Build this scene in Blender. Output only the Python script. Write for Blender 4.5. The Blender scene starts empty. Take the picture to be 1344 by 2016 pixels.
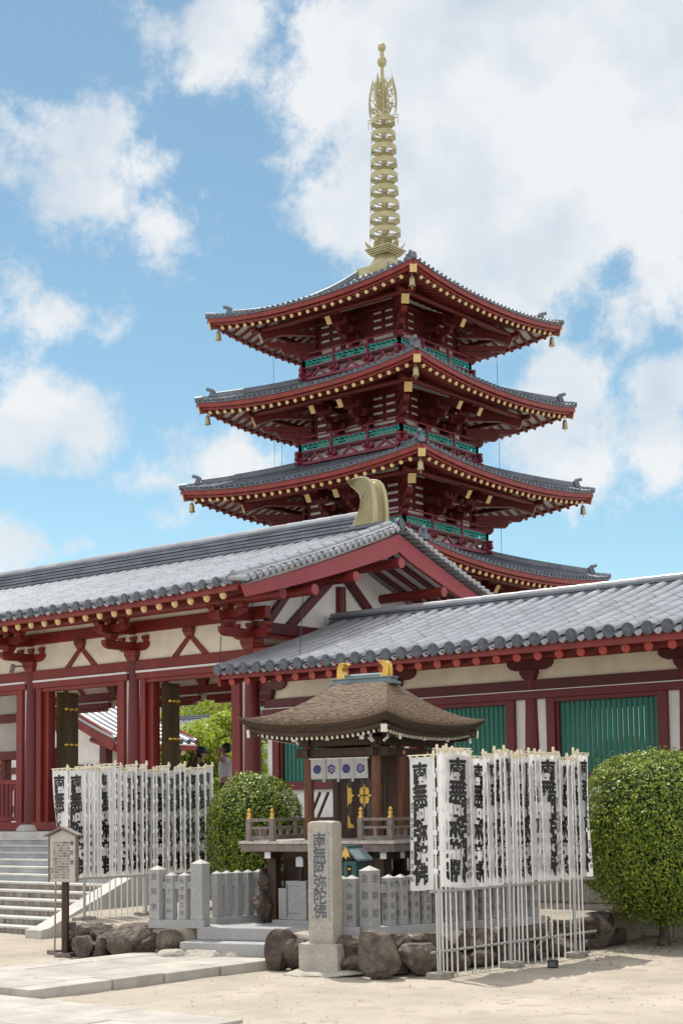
import bpy, math, random
import numpy as np
from math import sin, cos, pi, radians, sqrt, atan2, atan, tan, floor
from mathutils import Vector, Matrix
random.seed(7)
SC = bpy.context.scene
COL = SC.collection
# ------------------------------------------------------------------ camera
CAMH = 1.8
TH, PITCH, ROLL, FPX, HOR = radians(39), radians(5.4), 0.0147, 3000.0, 1590.0
f0 = Vector((-sin(TH), cos(TH), 0)); r0 = Vector((cos(TH), sin(TH), 0)); u0 = Vector((0, 0, 1))
fw = f0*cos(PITCH)+u0*sin(PITCH); upp = u0*cos(PITCH)-f0*sin(PITCH)
rt = r0*cos(ROLL)-upp*sin(ROLL); up = upp*cos(ROLL)+r0*sin(ROLL)
PY0 = HOR-FPX*tan(PITCH)
cam = bpy.data.cameras.new('camera'); camo = bpy.data.objects.new('camera', cam); COL.objects.link(camo)
camo.matrix_world = Matrix(((rt.x, up.x, -fw.x, 0), (rt.y, up.y, -fw.y, 0), (rt.z, up.z, -fw.z, CAMH), (0, 0, 0, 1)))
cam.sensor_width = 36; cam.lens = FPX*36/2016; cam.shift_y = (PY0-1008)/2016
cam.clip_end = 3000; cam.clip_start = .1
SC.camera = camo
# ------------------------------------------------------------------ view
SC.view_settings.view_transform = 'Standard'; SC.view_settings.look = 'None'
SC.view_settings.exposure = 0.40; SC.view_settings.gamma = 1
# ------------------------------------------------------------------ world
SUN = Vector((-1.05, 0.5, 2.4)).normalized()
def rayd(x, y):
    return (fw+rt*((x-672)/FPX)-up*((y-PY0)/FPX)).normalized()
w = bpy.data.worlds.new("World"); SC.world = w; w.use_nodes = True
nt = w.node_tree; nt.nodes.clear(); N = nt.nodes.new; LK = nt.links.new
out = N('ShaderNodeOutputWorld'); bg = N('ShaderNodeBackground'); LK(bg.outputs[0], out.inputs[0])
sky = N('ShaderNodeTexSky'); sky.sky_type = 'NISHITA'; sky.sun_disc = False
sky.sun_elevation = math.asin(SUN.z); sky.sun_rotation = atan2(SUN.x, SUN.y)
sky.air_density = .85; sky.altitude = 600; sky.dust_density = 0.4; sky.ozone_density = 2.5
bg.inputs[1].default_value = 0.13
tc = N('ShaderNodeTexCoord')
nrm = N('ShaderNodeVectorMath'); nrm.operation = 'NORMALIZE'; LK(tc.outputs['Generated'], nrm.inputs[0])
n1 = N('ShaderNodeTexNoise'); n1.inputs['Scale'].default_value = 17; n1.inputs['Detail'].default_value = 9; n1.inputs['Roughness'].default_value = .66; n1.inputs['Distortion'].default_value = .08
LK(nrm.outputs[0], n1.inputs['Vector'])
def wm(op, a, b=None, c=None):
    m = N('ShaderNodeMath'); m.operation = op
    for i, v in enumerate((a, b, c)):
        if v is None: continue
        if isinstance(v, (int, float)): m.inputs[i].default_value = v
        else: LK(v, m.inputs[i])
    return m.outputs[0]
BL = [(930,120,290),(1180,170,300),(720,60,170),(470,40,118),(300,60,76),(640,190,120),(830,350,230),(650,410,95),
      (1020,430,240),(1230,350,200),(1310,500,150),(1230,600,90),(600,300,80),(1120,760,85),(1060,860,110),(1180,900,110),(1310,760,80),(1290,900,120),
      (60,270,84),(160,290,104),(270,330,66),(170,400,92),(340,440,85),(420,460,45),(120,600,48),(50,560,40),(240,640,30),
      (50,830,106),(180,850,92),(330,950,100),(440,920,80),(490,960,45),(250,960,50),(20,1080,60),(-30,600,36),(180,1070,25)]
acc = None
for (x, y, r) in BL:
    d = N('ShaderNodeVectorMath'); d.operation = 'DISTANCE'; LK(nrm.outputs[0], d.inputs[0]); d.inputs[1].default_value = rayd(x, y)
    v = wm('MULTIPLY_ADD', d.outputs['Value'], -1.0, r/FPX)
    acc = v if acc is None else wm('SMOOTH_MAX', acc, v, .010)
nb = wm('MULTIPLY_ADD', n1.outputs[0], .12, -.067)
dens = wm('ADD', acc, nb)
# unseen clouds over the rest of the sky, thickened and brightened for added fill
n2 = N('ShaderNodeTexNoise'); n2.inputs['Scale'].default_value = 3; n2.inputs['Detail'].default_value = 7
LK(nrm.outputs[0], n2.inputs['Vector'])
dt = N('ShaderNodeVectorMath'); dt.operation = 'DOT_PRODUCT'; LK(nrm.outputs[0], dt.inputs[0]); dt.inputs[1].default_value = rayd(672, 500)
far = wm('MULTIPLY_ADD', dt.outputs['Value'], -3.0, 2.55)
far = wm('MINIMUM', far, wm('MULTIPLY_ADD', n2.outputs[0], .6, -.235))
dens = wm('MAXIMUM', dens, far)
mr = N('ShaderNodeMapRange'); mr.interpolation_type = 'SMOOTHSTEP'; LK(dens, mr.inputs[0])
mr.inputs[1].default_value = -.012; mr.inputs[2].default_value = .016
n3 = N('ShaderNodeTexNoise'); n3.inputs['Scale'].default_value = 11; n3.inputs['Detail'].default_value = 8; LK(nrm.outputs[0], n3.inputs['Vector'])
alpha = wm('MULTIPLY', mr.outputs[0], wm('MINIMUM', wm('MULTIPLY_ADD', n3.outputs[0], .9, .48), .97))
cr = N('ShaderNodeValToRGB'); LK(n3.outputs[0], cr.inputs[0])
cr.color_ramp.elements[0].position = .30; cr.color_ramp.elements[0].color = (4.0, 4.4, 4.75, 1)
cr.color_ramp.elements[1].position = .56; cr.color_ramp.elements[1].color = (5.15, 5.3, 5.4, 1)
mx = N('ShaderNodeMix'); mx.data_type = 'RGBA'; mx.clamp_factor = True
skm = N('ShaderNodeMix'); skm.data_type = 'RGBA'; skm.blend_type = 'MULTIPLY'; skm.inputs['Factor'].default_value = 1
LK(sky.outputs[0], skm.inputs['A']); skm.inputs['B'].default_value = (.92, 1.0, .81, 1)
LK(alpha, mx.inputs['Factor']); LK(skm.outputs['Result'], mx.inputs['A']); LK(cr.outputs[0], mx.inputs['B'])
fm = N('ShaderNodeMapRange'); LK(far, fm.inputs[0]); fm.inputs[1].default_value = 0; fm.inputs[2].default_value = .06
bc = N('ShaderNodeMix'); bc.data_type = 'RGBA'; bc.clamp_factor = True; LK(fm.outputs[0], bc.inputs['Factor']); LK(mx.outputs['Result'], bc.inputs['A']); bc.inputs['B'].default_value = (7.2, 7.2, 7.2, 1)  # out-of-view clouds raised in brightness to light the shaded walls
LK(bc.outputs['Result'], bg.inputs[0])
# ------------------------------------------------------------------ sun
sl = bpy.data.lights.new('sun', 'SUN'); sl.energy = 3.1; sl.angle = radians(.5); sl.color = (1, .95, .87)
so = bpy.data.objects.new('sun', sl); COL.objects.link(so); so.rotation_euler = SUN.to_track_quat('Z', 'Y').to_euler()

# ------------------------------------------------------------------ materials
MATS = {}
def mat(name, col, rough=.6, metal=0., noise=None, island=0., bump=None, spec=.5, col2=None, stretch=None, coat=0., trans=None, detail=6, speck=None):
    """noise=(scale, amount) darkens/lightens; island=value variation per loose part; bump=(scale,strength,dist)"""
    m = bpy.data.materials.new(name); m.use_nodes = True; t = m.node_tree; b = t.nodes['Principled BSDF']
    n = t.nodes.new; l = t.links.new
    b.inputs['Roughness'].default_value = rough; b.inputs['Metallic'].default_value = metal
    b.inputs['Specular IOR Level'].default_value = spec; b.inputs['Coat Weight'].default_value = coat
    rgb = n('ShaderNodeRGB'); rgb.outputs[0].default_value = (*col, 1); cur = rgb.outputs[0]
    tcn = n('ShaderNodeTexCoord'); vec = tcn.outputs['Object']
    if stretch:
        mp = n('ShaderNodeMapping'); mp.inputs['Scale'].default_value = stretch; l(vec, mp.inputs[0]); vec = mp.outputs[0]
    def mix(kind, a, bb, f):
        x = n('ShaderNodeMix'); x.data_type = 'RGBA'; x.blend_type = kind
        if isinstance(f, (int, float)): x.inputs['Factor'].default_value = f
        else: l(f, x.inputs['Factor'])
        l(a, x.inputs['A'])
        if isinstance(bb, tuple): x.inputs['B'].default_value = (*bb, 1)
        else: l(bb, x.inputs['B'])
        return x.outputs['Result']
    if noise:
        nz = n('ShaderNodeTexNoise'); nz.inputs['Scale'].default_value = noise[0]; nz.inputs['Detail'].default_value = detail; nz.inputs['Roughness'].default_value = .6
        l(vec, nz.inputs['Vector'])
        rp = n('ShaderNodeMapRange'); l(nz.outputs[0], rp.inputs[0]); rp.inputs[1].default_value = .32; rp.inputs[2].default_value = .68
        if col2: cur = mix('MIX', cur, col2, rp.outputs[0])
        else:
            rp.inputs[3].default_value = 1-noise[1]; rp.inputs[4].default_value = 1+noise[1]
            cb = n('ShaderNodeCombineColor'); [l(rp.outputs[0], cb.inputs[i]) for i in range(3)]
            cur = mix('MULTIPLY', cur, cb.outputs[0], 1.0)
    if speck:   # (scale, colour, threshold)
        vz = n('ShaderNodeTexNoise'); vz.inputs['Scale'].default_value = speck[0]; vz.inputs['Detail'].default_value = 2; l(tcn.outputs['Object'], vz.inputs['Vector'])
        r2 = n('ShaderNodeMapRange'); l(vz.outputs[0], r2.inputs[0]); r2.inputs[1].default_value = speck[2]; r2.inputs[2].default_value = speck[2]+.08
        cur = mix('MIX', cur, speck[1], r2.outputs[0])
    if island:
        g = n('ShaderNodeNewGeometry'); rp = n('ShaderNodeMapRange'); l(g.outputs['Random Per Island'], rp.inputs[0])
        rp.inputs[3].default_value = 1-island; rp.inputs[4].default_value = 1+island
        cb = n('ShaderNodeCombineColor'); [l(rp.outputs[0], cb.inputs[i]) for i in range(3)]
        cur = mix('MULTIPLY', cur, cb.outputs[0], 1.0)
    l(cur, b.inputs['Base Color'])
    if bump:
        bz = n('ShaderNodeTexNoise'); bz.inputs['Scale'].default_value = bump[0]; bz.inputs['Detail'].default_value = 5; l(vec, bz.inputs['Vector'])
        bp = n('ShaderNodeBump'); bp.inputs['Strength'].default_value = bump[1]; bp.inputs['Distance'].default_value = bump[2]
        l(bz.outputs[0], bp.inputs['Height']); l(bp.outputs[0], b.inputs['Normal'])
    if trans:
        tr = n('ShaderNodeBsdfTranslucent'); ms = n('ShaderNodeMixShader'); ms.inputs[0].default_value = trans
        l(cur, tr.inputs[0]); l(b.outputs[0], ms.inputs[1]); l(tr.outputs[0], ms.inputs[2]); l(ms.outputs[0], t.nodes['Material Output'].inputs[0])
    MATS[name] = m; m['rgbnode'] = rgb.name
    return m
RED = mat('red_paint', (.205, .020, .015), .5, noise=(2.6, .26), bump=(30, .15, .01), stretch=(1, 1, .35))
COLR = mat('column_paint', (.135, .012, .015), .5, noise=(2.0, .14), bump=(20, .12, .01), stretch=(2, 2, .3))
PURP = mat('dark_paint', (.10, .010, .013), .5, noise=(2, .15))
DRED = mat('eave_shade_red', (.11, .011, .011), .55, noise=(1.3, .2))  # under-eave shade put into a darker red for brackets and wall beams
RAIL = mat('railing_paint', (.24, .030, .065), .5, noise=(2, .12))
PRED = mat('pagoda_paint', (.14, .014, .012), .55, noise=(1.3, .22))
WHITE = mat('plaster', (.83, .82, .80), .85, noise=(2.0, .10), bump=(12, .15, .01))
CREAM = mat('cream_plaster', (.83, .77, .64), .85, noise=(2.2, .12), bump=(14, .2, .01))
TILE = mat('roof_tile', (.30, .315, .34), .30, noise=(2, .14), island=.11, bump=(25, .2, .01), spec=.7, metal=.1)
TILE2 = mat('pagoda_tile', (.15, .17, .21), .45, noise=(3, .2), island=.2, spec=.6, metal=.1)
TILED = mat('tile_end', (.09, .105, .13), .5, noise=(14, .4), island=.25)
GOLD = mat('gold_cap', (.66, .50, .24), .42, metal=.35, noise=(30, .2))
GLEAF = mat('gold_leaf', (.70, .46, .12), .3, metal=.7, noise=(25, .15), bump=(40, .3, .01))
PATINA = mat('spire_bronze', (.42, .38, .215), .38, metal=.5, noise=(1.5, .16))
GREEN = mat('green_bars', (.008, .17, .125), .5, noise=(3, .12))
TEAL = mat('teal_lattice', (.015, .50, .45), .55, noise=(3, .15))
DARK = mat('dark_gap', (.02, .018, .017), .9)
BRONZE = mat('bronze_door', (.085, .058, .018), .45, metal=.3, noise=(2, .35), stretch=(3, 3, .4))
GRAN = mat('granite', (.42, .42, .415), .75, noise=(3, .12), speck=(190, (.19, .195, .21), .50), bump=(40, .25, .01))
GRANW = mat('weathered_granite', (.46, .43, .37), .85, noise=(4, .20), speck=(120, (.30, .27, .23), .50), bump=(16, .7, .03))
GRAND = mat('stained_stone', (.34, .30, .25), .85, noise=(2.2, .45), stretch=(2.5, 2.5, .8), bump=(18, .4, .02))
STEPL = mat('step_stone', (.50, .49, .46), .8, noise=(3, .13), speck=(45, (.3, .29, .28), .6), bump=(25, .25, .01))
PAVE = mat('paving', (.40, .37, .33), .8, noise=(2.4, .22), island=.12, speck=(50, (.36, .33, .30), .6), bump=(20, .25, .01))
ROCK = mat('dark_rock', (.06, .047, .048), .75, noise=(7, .5), col2=(.20, .16, .12), bump=(11, 1.0, .10), detail=10)
ROCKD = mat('brown_rock', (.05, .032, .030), .75, noise=(5, .5), col2=(.13, .10, .075), bump=(12, 1.0, .09), detail=10)
SAND = mat('sand', (.40, .352, .288), .95, noise=(.8, .20), detail=12, speck=(3.5, (.355, .305, .245), .56), bump=(22, .7, .03))
DIRT = mat('dirt', (.40, .33, .24), .95, noise=(3, .2), bump=(15, .5, .02))
WOOD = mat('dark_wood', (.050, .026, .016), .6, noise=(5, .45), stretch=(9, 9, .7), bump=(30, .3, .01))
WOODR = mat('red_brown_wood', (.135, .050, .022), .55, noise=(6, .6), stretch=(10, 10, .6), bump=(30, .3, .01))
WOODG = mat('grey_wood', (.20, .165, .15), .75, noise=(5, .3), stretch=(3, 3, 3), bump=(30, .3, .01))
WOODW = mat('pale_deck_wood', (.52, .47, .42), .75, noise=(5, .2), island=.1)
PLY = mat('sign_wood', (.52, .49, .46), .7, noise=(3.0, .6), col2=(.46, .41, .34), stretch=(1, 1, 1.6))
ENGR = mat('engraved_line', (.17, .14, .06), .6)
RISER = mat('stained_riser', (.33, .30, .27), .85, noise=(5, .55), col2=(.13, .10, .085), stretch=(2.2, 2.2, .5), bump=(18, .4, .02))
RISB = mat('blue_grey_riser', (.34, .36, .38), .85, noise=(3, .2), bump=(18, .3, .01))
THATCH = mat('bark_shingle', (.12, .07, .043), .7, noise=(26, .45), col2=(.22, .155, .10), bump=(60, .6, .02), stretch=(1.2, 1.2, 1.2), island=.16)
THATCHD = mat('bark_edge', (.055, .035, .022), .9, noise=(14, .4), stretch=(1, 1, 6))
CLOTH = mat('white_cloth', (.92, .92, .93), .7, noise=(3, .03), trans=.58)
INK = mat('black_ink', (.012, .012, .014), .7)
NAVY = mat('navy_print', (.02, .035, .17), .7)
GREYC = mat('grey_cloth', (.42, .39, .37), .8)
POLE = mat('white_pole', (.80, .80, .78), .4, noise=(2, .15))
STEEL = mat('galvanised', (.45, .45, .44), .45, metal=.6)
CONC = mat('concrete', (.27, .25, .22), .9, noise=(9, .3))
ETCH = mat('etched_grey', (.10, .10, .10), .8)
BLACK = mat('black_plastic', (.015, .015, .017), .5)
TEALP = mat('teal_copper', (.035, .115, .12), .45, metal=.2, noise=(6, .2))
TEALR = mat('verdigris_roof', (.15, .21, .23), .6, noise=(6, .2))
PLQ = mat('white_plaque', (.72, .75, .80), .5)
WIRE = mat('cable', (.04, .04, .045), .5)
GLASS = mat('window_glass', (.16, .30, .42), .15, noise=(1, .2))
BLUEW = mat('pale_facade', (.42, .52, .64), .6)
BRICK = mat('brown_facade', (.14, .09, .10), .8)
SKIN = mat('skin', (.46, .27, .19), .55); HAIR = mat('hair', (.015, .012, .011), .5)
SHIRT = mat('white_shirt', (.78, .80, .84), .8); NVY = mat('navy_fabric', (.03, .045, .075), .8); TROU = mat('trousers', (.06, .06, .07), .8)
LEAFD = mat('shrub_leaf', (.07, .14, .016), .42, island=.6, trans=.22, spec=.4, noise=(9, .5), col2=(.30, .37, .04))
LEAFI = mat('shrub_inner_shade', (.012, .022, .006), .9)  # inner shade of the shrub put into the core colour
LEAFY = mat('maple_leaf', (.36, .44, .05), .55, island=.35, trans=.5)
LEAFG = mat('tree_leaf', (.085, .15, .025), .55, island=.45, trans=.35)
BARK = mat('bark', (.10, .075, .055), .9, noise=(8, .4), bump=(20, .6, .03))

# ------------------------------------------------------------------ mesh builder
class MB:
    def __init__(s): s.v = []; s.f = []
    def add(s, vs, fs):
        b = len(s.v); s.v.extend(vs); s.f.extend([tuple(i+b for i in f) for f in fs])
    def box(s, x0, x1, y0, y1, z0, z1, taper=0.):
        t = taper
        s.add([(x0+t, y0+t, z0), (x1-t, y0+t, z0), (x1-t, y1-t, z0), (x0+t, y1-t, z0), (x0, y0, z1), (x1, y0, z1), (x1, y1, z1), (x0, y1, z1)],
              [(3, 2, 1, 0), (4, 5, 6, 7), (0, 1, 5, 4), (1, 2, 6, 5), (2, 3, 7, 6), (3, 0, 4, 7)])
    def cbox(s, cx, cy, z0, sx, sy, sz, taper=0.): s.box(cx-sx/2, cx+sx/2, cy-sy/2, cy+sy/2, z0, z0+sz, taper)
    def bar(s, p, q, w, h, upv=(0, 0, 1), ext=0.):
        p, q = Vector(p), Vector(q); d = (q-p).normalized(); u = Vector(upv)
        if abs(d.dot(u)) > .98: u = Vector((0, 1, 0)) if abs(d.y) < .9 else Vector((1, 0, 0))
        sd = d.cross(u).normalized(); u = sd.cross(d); p = p-d*ext; q = q+d*ext
        vs = [tuple(a+sd*(i*w/2)+u*(j*h/2)) for a in (p, q) for i, j in ((-1, -1), (1, -1), (1, 1), (-1, 1))]
        s.add(vs, [(0, 1, 2, 3), (7, 6, 5, 4), (0, 4, 5, 1), (1, 5, 6, 2), (2, 6, 7, 3), (3, 7, 4, 0)])
    def tube(s, pts, rad, n=8, cap=True, a0=0., a1=2*pi, upv=(0, 0, 1)):
        pts = [Vector(p) for p in pts]; R = rad if isinstance(rad, (list, tuple)) else [rad]*len(pts)
        closed = abs(a1-a0-2*pi) < 1e-6; m = n if closed else n+1
        vs = []
        for i, p in enumerate(pts):
            d = (pts[min(i+1, len(pts)-1)]-pts[max(i-1, 0)]).normalized(); u = Vector(upv)
            if abs(d.dot(u)) > .98: u = Vector((0, 1, 0)) if abs(d.y) < .9 else Vector((1, 0, 0))
            sd = d.cross(u).normalized(); u = sd.cross(d)
            for k in range(m):
                a = a0+(a1-a0)*k/n; vs.append(tuple(p+sd*(cos(a)*R[i])+u*(sin(a)*R[i])))
        fs = []
        for i in range(len(pts)-1):
            for k in range(n if closed else n):
                k2 = (k+1) % m; fs.append((i*m+k, i*m+k2, (i+1)*m+k2, (i+1)*m+k))
        if cap: fs.append(tuple(range(m-1, -1, -1))); fs.append(tuple((len(pts)-1)*m+k for k in range(m)))
        s.add(vs, fs)
    def lathe(s, c, prof, n=16, sy=1.):
        cx, cy = c; vs = []; fs = []
        for r, z in prof:
            for k in range(n): a = 2*pi*(k+.5)/n; vs.append((cx+r*cos(a), cy+r*sin(a)*sy, z))
        for i in range(len(prof)-1):
            for k in range(n): k2 = (k+1) % n; fs.append((i*n+k, i*n+k2, (i+1)*n+k2, (i+1)*n+k))
        fs.append(tuple(range(n-1, -1, -1))); fs.append(tuple((len(prof)-1)*n+k for k in range(n)))
        s.add(vs, fs)
    def prism(s, poly, a, b, axis='y', tf=None):
        """polygon of (u,v) extruded from a to b along axis; axis y: (u,.,v)  x: (.,u,v)  z: (u,v,.)"""
        def P(u, v, t): return {'y': (u, t, v), 'x': (t, u, v), 'z': (u, v, t)}[axis]
        n = len(poly); vs = [P(u, v, a) for u, v in poly]+[P(u, v, b) for u, v in poly]
        if tf: vs = [tf(*p) for p in vs]
        s.add(vs, [tuple(range(n-1, -1, -1)), tuple(range(n, 2*n))]+[(i, (i+1) % n, n+(i+1) % n, n+i) for i in range(n)])
    def merge(s, o, tf=lambda p: p): s.add([tf(p) for p in o.v], o.f)

ORG = {}
def build(name, mb, m, parent=None, smooth=False, label=None, bevel=0.):
    me = bpy.data.meshes.new(name)
    o0 = ORG.get(parent.name, (0, 0, 0)) if parent else (0, 0, 0)
    vs = mb.v if o0 == (0, 0, 0) else [(x-o0[0], y-o0[1], z-o0[2]) for x, y, z in mb.v]
    me.from_pydata(vs, [], mb.f); me.materials.append(m)
    if smooth:
        me.polygons.foreach_set('use_smooth', [True]*len(me.polygons))
        try: me.set_sharp_from_angle(angle=radians(38))
        except Exception: pass
    me.update()
    o = bpy.data.objects.new(name, me); COL.objects.link(o)
    if parent: o.parent = parent; ORG[o.name] = o0
    if label: o['label'] = label
    if bevel:
        bv = o.modifiers.new('bevel', 'BEVEL'); bv.width = bevel; bv.segments = 2; bv.limit_method = 'ANGLE'
    return o
def thing(name, label, cat, loc=(0, 0, 0), rz=0., group=None, world=False):
    o = bpy.data.objects.new(name, None); COL.objects.link(o); o.location = loc; o.rotation_euler = (0, 0, rz)
    o.empty_display_size = .2
    o['label'] = label; o['category'] = cat
    if group: o['group'] = group
    if world: ORG[o.name] = tuple(loc)
    return o
def tag(o, label, cat, group=None):
    o['label'] = label; o['category'] = cat
    if group: o['group'] = group
    return o
def struct(o, kind='structure'):
    o['kind'] = kind; return o
def dup(root, loc=None, rz=None, label=None, group=None, parent=None, sc=None):
    kids = list(root.children)
    c = root.copy(); COL.objects.link(c)
    if parent is not None: c.parent = parent
    if loc is not None: c.location = loc
    if rz is not None: c.rotation_euler = (0, 0, rz) if not isinstance(rz, tuple) else rz
    if sc is not None: c.scale = sc
    if label: c['label'] = label
    if group: c['group'] = group
    for k in kids: dup(k, parent=c)
    return c
# ------------------------------------------------------------------ lettering
def glyphs(txt, size, bold=.02, sx=1., step=1.0, vertical=True, res=3):
    """centred glyph triangles in the XZ plane (y=0), first character on top, top of the column at z=0; returns MB"""
    mb = MB()
    for i, ch in enumerate(txt):
        if ch == ' ': continue
        c = bpy.data.curves.new('t', 'FONT'); c.body = ch; c.size = 1; c.offset = bold; c.resolution_u = res
        o = bpy.data.objects.new('t', c); COL.objects.link(o)
        me = bpy.data.meshes.new_from_object(o.evaluated_get(bpy.context.evaluated_depsgraph_get()))
        vs = [(((v.co.x-.5)*size*sx), 0., (v.co.y-.88)*size-i*size*step) if vertical else ((v.co.x-.5)*size*sx+i*size*step*sx, 0., (v.co.y-.38)*size) for v in me.vertices]
        mb.add(vs, [tuple(p.vertices) for p in me.polygons])
        bpy.data.objects.remove(o); bpy.data.meshes.remove(me); bpy.data.curves.remove(c)
    return mb
GC = {}
def G(*a, **k):
    key = (a, tuple(sorted(k.items())))
    if key not in GC: GC[key] = glyphs(*a, **k)
    return GC[key]
def two_sided(mb, surf, off):
    o = MB()
    for s in (-1, 1): o.add([surf(x, z, s*off) for x, y, z in mb.v], mb.f)
    return o
def noise3(x, y, z, seed=0.):
    return (sin(x*1.7+y*2.3+seed)+sin(y*3.1-z*2.2+seed*1.7)+sin(z*2.9+x*3.7-seed)+.5*sin(x*7.1+z*6.3+seed*2.1)+.5*sin(y*6.7-x*5.9+seed))/4
# ------------------------------------------------------------------ ground
def grid(x0, x1, y0, y1, nx, ny, zf):
    mb = MB(); vs = [(x0+(x1-x0)*i/nx, y0+(y1-y0)*j/ny, 0) for j in range(ny+1) for i in range(nx+1)]
    vs = [(x, y, zf(x, y)) for x, y, _ in vs]
    mb.add(vs, [(j*(nx+1)+i, j*(nx+1)+i+1, (j+1)*(nx+1)+i+1, (j+1)*(nx+1)+i) for j in range(ny) for i in range(nx)])
    return mb
gm = grid(-26, 14, -2, 21, 200, 115, lambda x, y: .012*noise3(x*.9, y*.9, 0)+.006*noise3(x*3, y*3, 4))
for q in ((-900, -26, -300, 1500), (14, 900, -300, 1500), (-26, 14, -300, -2), (-26, 14, 21, 1500)):
    gm.add([(q[0], q[2], 0), (q[1], q[2], 0), (q[1], q[3], 0), (q[0], q[3], 0)], [(0, 1, 2, 3)])
struct(build('ground', gm, SAND, smooth=True))
# paving: the road of slabs and the raised path
def slabs(name, x0, x1, y0, y1, z0, z1, nx, ny, seed, stag=True, edge=None):
    rnd = random.Random(seed); mb = MB(); dy = (y1-y0)/ny
    for j in range(ny):
        xs = [x0]; 
        while xs[-1] < x1-.5: xs.append(xs[-1]+(x1-x0)/nx*rnd.uniform(.75, 1.3))
        xs[-1] = x1
        for a, b in zip(xs[:-1], xs[1:]):
            g = .006; h = z1+rnd.uniform(-.003, .003); mb.box(a+g, b-g, y0+j*dy+g, y0+(j+1)*dy-g, z0, h)
    return struct(build(name, mb, PAVE, bevel=.008))
slabs('stone_road', -40, -8.9, 4.5, 9.62, -.2, .035, 26, 8, 3)
bs = MB(); bs.box(-39.9, -9, 4.52, 9.6, -.2, .025); struct(build('road', bs, DIRT))
# path: courses run along Y
rnd = random.Random(5); pm = MB()
xs = [-13.75, -13.35, -12.55, -12.05, -11.72]
for a, b in zip(xs[:-1], xs[1:]):
    y = 9.64
    while y < 13.05:
        l = rnd.uniform(.7, 1.25); e = min(y+l, 13.1); g = .005
        sk = (e-9.6)*.035
        pm.box(a+g+sk, b-g+sk, y+g, e-g, -.1, .105+rnd.uniform(-.003, .003)); y = e
struct(build('stone_path', pm, PAVE, bevel=.012))
pj = MB(); pj.prism([(-13.74, 9.65), (-11.73, 9.65), (-11.62, 13.08), (-13.63, 13.08)], -.1, .094, 'z'); struct(build('path', pj, DIRT))

# ------------------------------------------------------------------ tiled roofs
ID = lambda x, y, z: (x, y, z)
def tile_slope(mb, tf, xs, prof, r, tl, lift=lambda x: 0., ends=None, seg=6, seed=1, pan=True):
    rnd = random.Random(seed)
    n = 24; P = [prof(i/n) for i in range(n+1)]
    L = [0]
    for a, b in zip(P[:-1], P[1:]): L.append(L[-1]+math.hypot(b[0]-a[0], b[1]-a[1]))
    T = L[-1]; nt_ = max(1, round(T/tl))
    def at(s):
        s = min(max(s, 0), T); 
        for i in range(n):
            if s <= L[i+1]+1e-9:
                k = (s-L[i])/(L[i+1]-L[i]); return (P[i][0]+(P[i+1][0]-P[i][0])*k, P[i][1]+(P[i+1][1]-P[i][1])*k)
    pitch = abs(xs[1]-xs[0])
    for xi, x in enumerate(xs):
        lz = lift(x); ph = rnd.uniform(.45, 1.0)
        for i in range(nt_+1):
            s0 = 0 if i == 0 else T*(i-1+ph)/nt_; s1 = min(T, T*(i+ph)/nt_+.03)
            if s0 >= T-.02: continue
            a = at(s0); b = at(s1); j = rnd.uniform(-.005, .005)
            m = MB(); m.tube([(x+j, a[0], a[1]+lz+.018), (x+j, b[0], b[1]+lz+.014)], [r, r*.985], seg, True, 0, pi)
            mb.merge(m, lambda p: tf(*p))
        a = at(0); b = at(.05); m = MB()
        m.tube([(x, a[0]-.02, a[1]+lz+.005), (x, b[0], b[1]+lz+.005)], [r*1.02]*2, 12); m2 = MB()
        m2.tube([(x, a[0]-.03, a[1]+lz+.003), (x, a[0]-.02, a[1]+lz+.006)], [r*.75]*2, 10)
        if isinstance(ends, list): e_ = MB(); e_.merge(m, lambda p: tf(*p)); e_.merge(m2, lambda p: tf(*p)); ends.append(e_)
        elif ends is not None: ends.merge(m, lambda p: tf(*p)); ends.merge(m2, lambda p: tf(*p))
        if pan and xi < len(xs)-1:
            x2 = xs[xi+1]; l2 = lift((x+x2)/2)
            for i in range(nt_):
                a = at(T*i/nt_); b = at(min(T, T*(i+1)/nt_+.03)); dz = -.012
                ar = [(k/4, -.060*(1-(2*k/4-1)**2)) for k in range(5)]
                xa = x+r*.8; xb = x2-r*.8
                vs = [tf(xa+(xb-xa)*k, a[0], a[1]+l2+d-.012) for k, d in ar]+[tf(xa+(xb-xa)*k, b[0], b[1]+l2+d-.026) for k, d in ar]
                vs += [tf(xa+(xb-xa)*k, a[0]+.002, a[1]+l2+d-.030) for k, d in ar]
                mb.add(vs, [(k, k+1, 6+k, 5+k) for k in range(4)]+[(10+k, 11+k, k+1, k) for k in range(4)])
def frange(a, b, s):
    n = int(round((b-a)/s)); return [a+s*i for i in range(n+1)]
def ridge_stack(mb, cap, tf, x0, x1, y, z, w, h, nlay, rc, lift=lambda x: 0.):
    n = max(2, int((x1-x0)/.6)); X = [x0+(x1-x0)*i/n for i in range(n+1)]
    for k in range(nlay):
        za = z+h*k/nlay; ww = w-(.03 if k % 2 else 0)-w*.25*k/nlay
        for a, b in zip(X[:-1], X[1:]):
            m = MB(); m.bar((a, y, za+h/nlay*.5+lift(a)), (b, y, za+h/nlay*.5+lift(b)), ww, h/nlay*.72); mb.merge(m, lambda p: tf(*p))
    x = x0
    while x < x1-.05:
        b = min(x+.38, x1); m = MB(); m.tube([(x, y, z+h+lift(x)), (b+.02, y, z+h+lift(b))], [rc*1.04, rc*.95], 8, True, 0, pi); cap.merge(m, lambda p: tf(*p)); x = b

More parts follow.
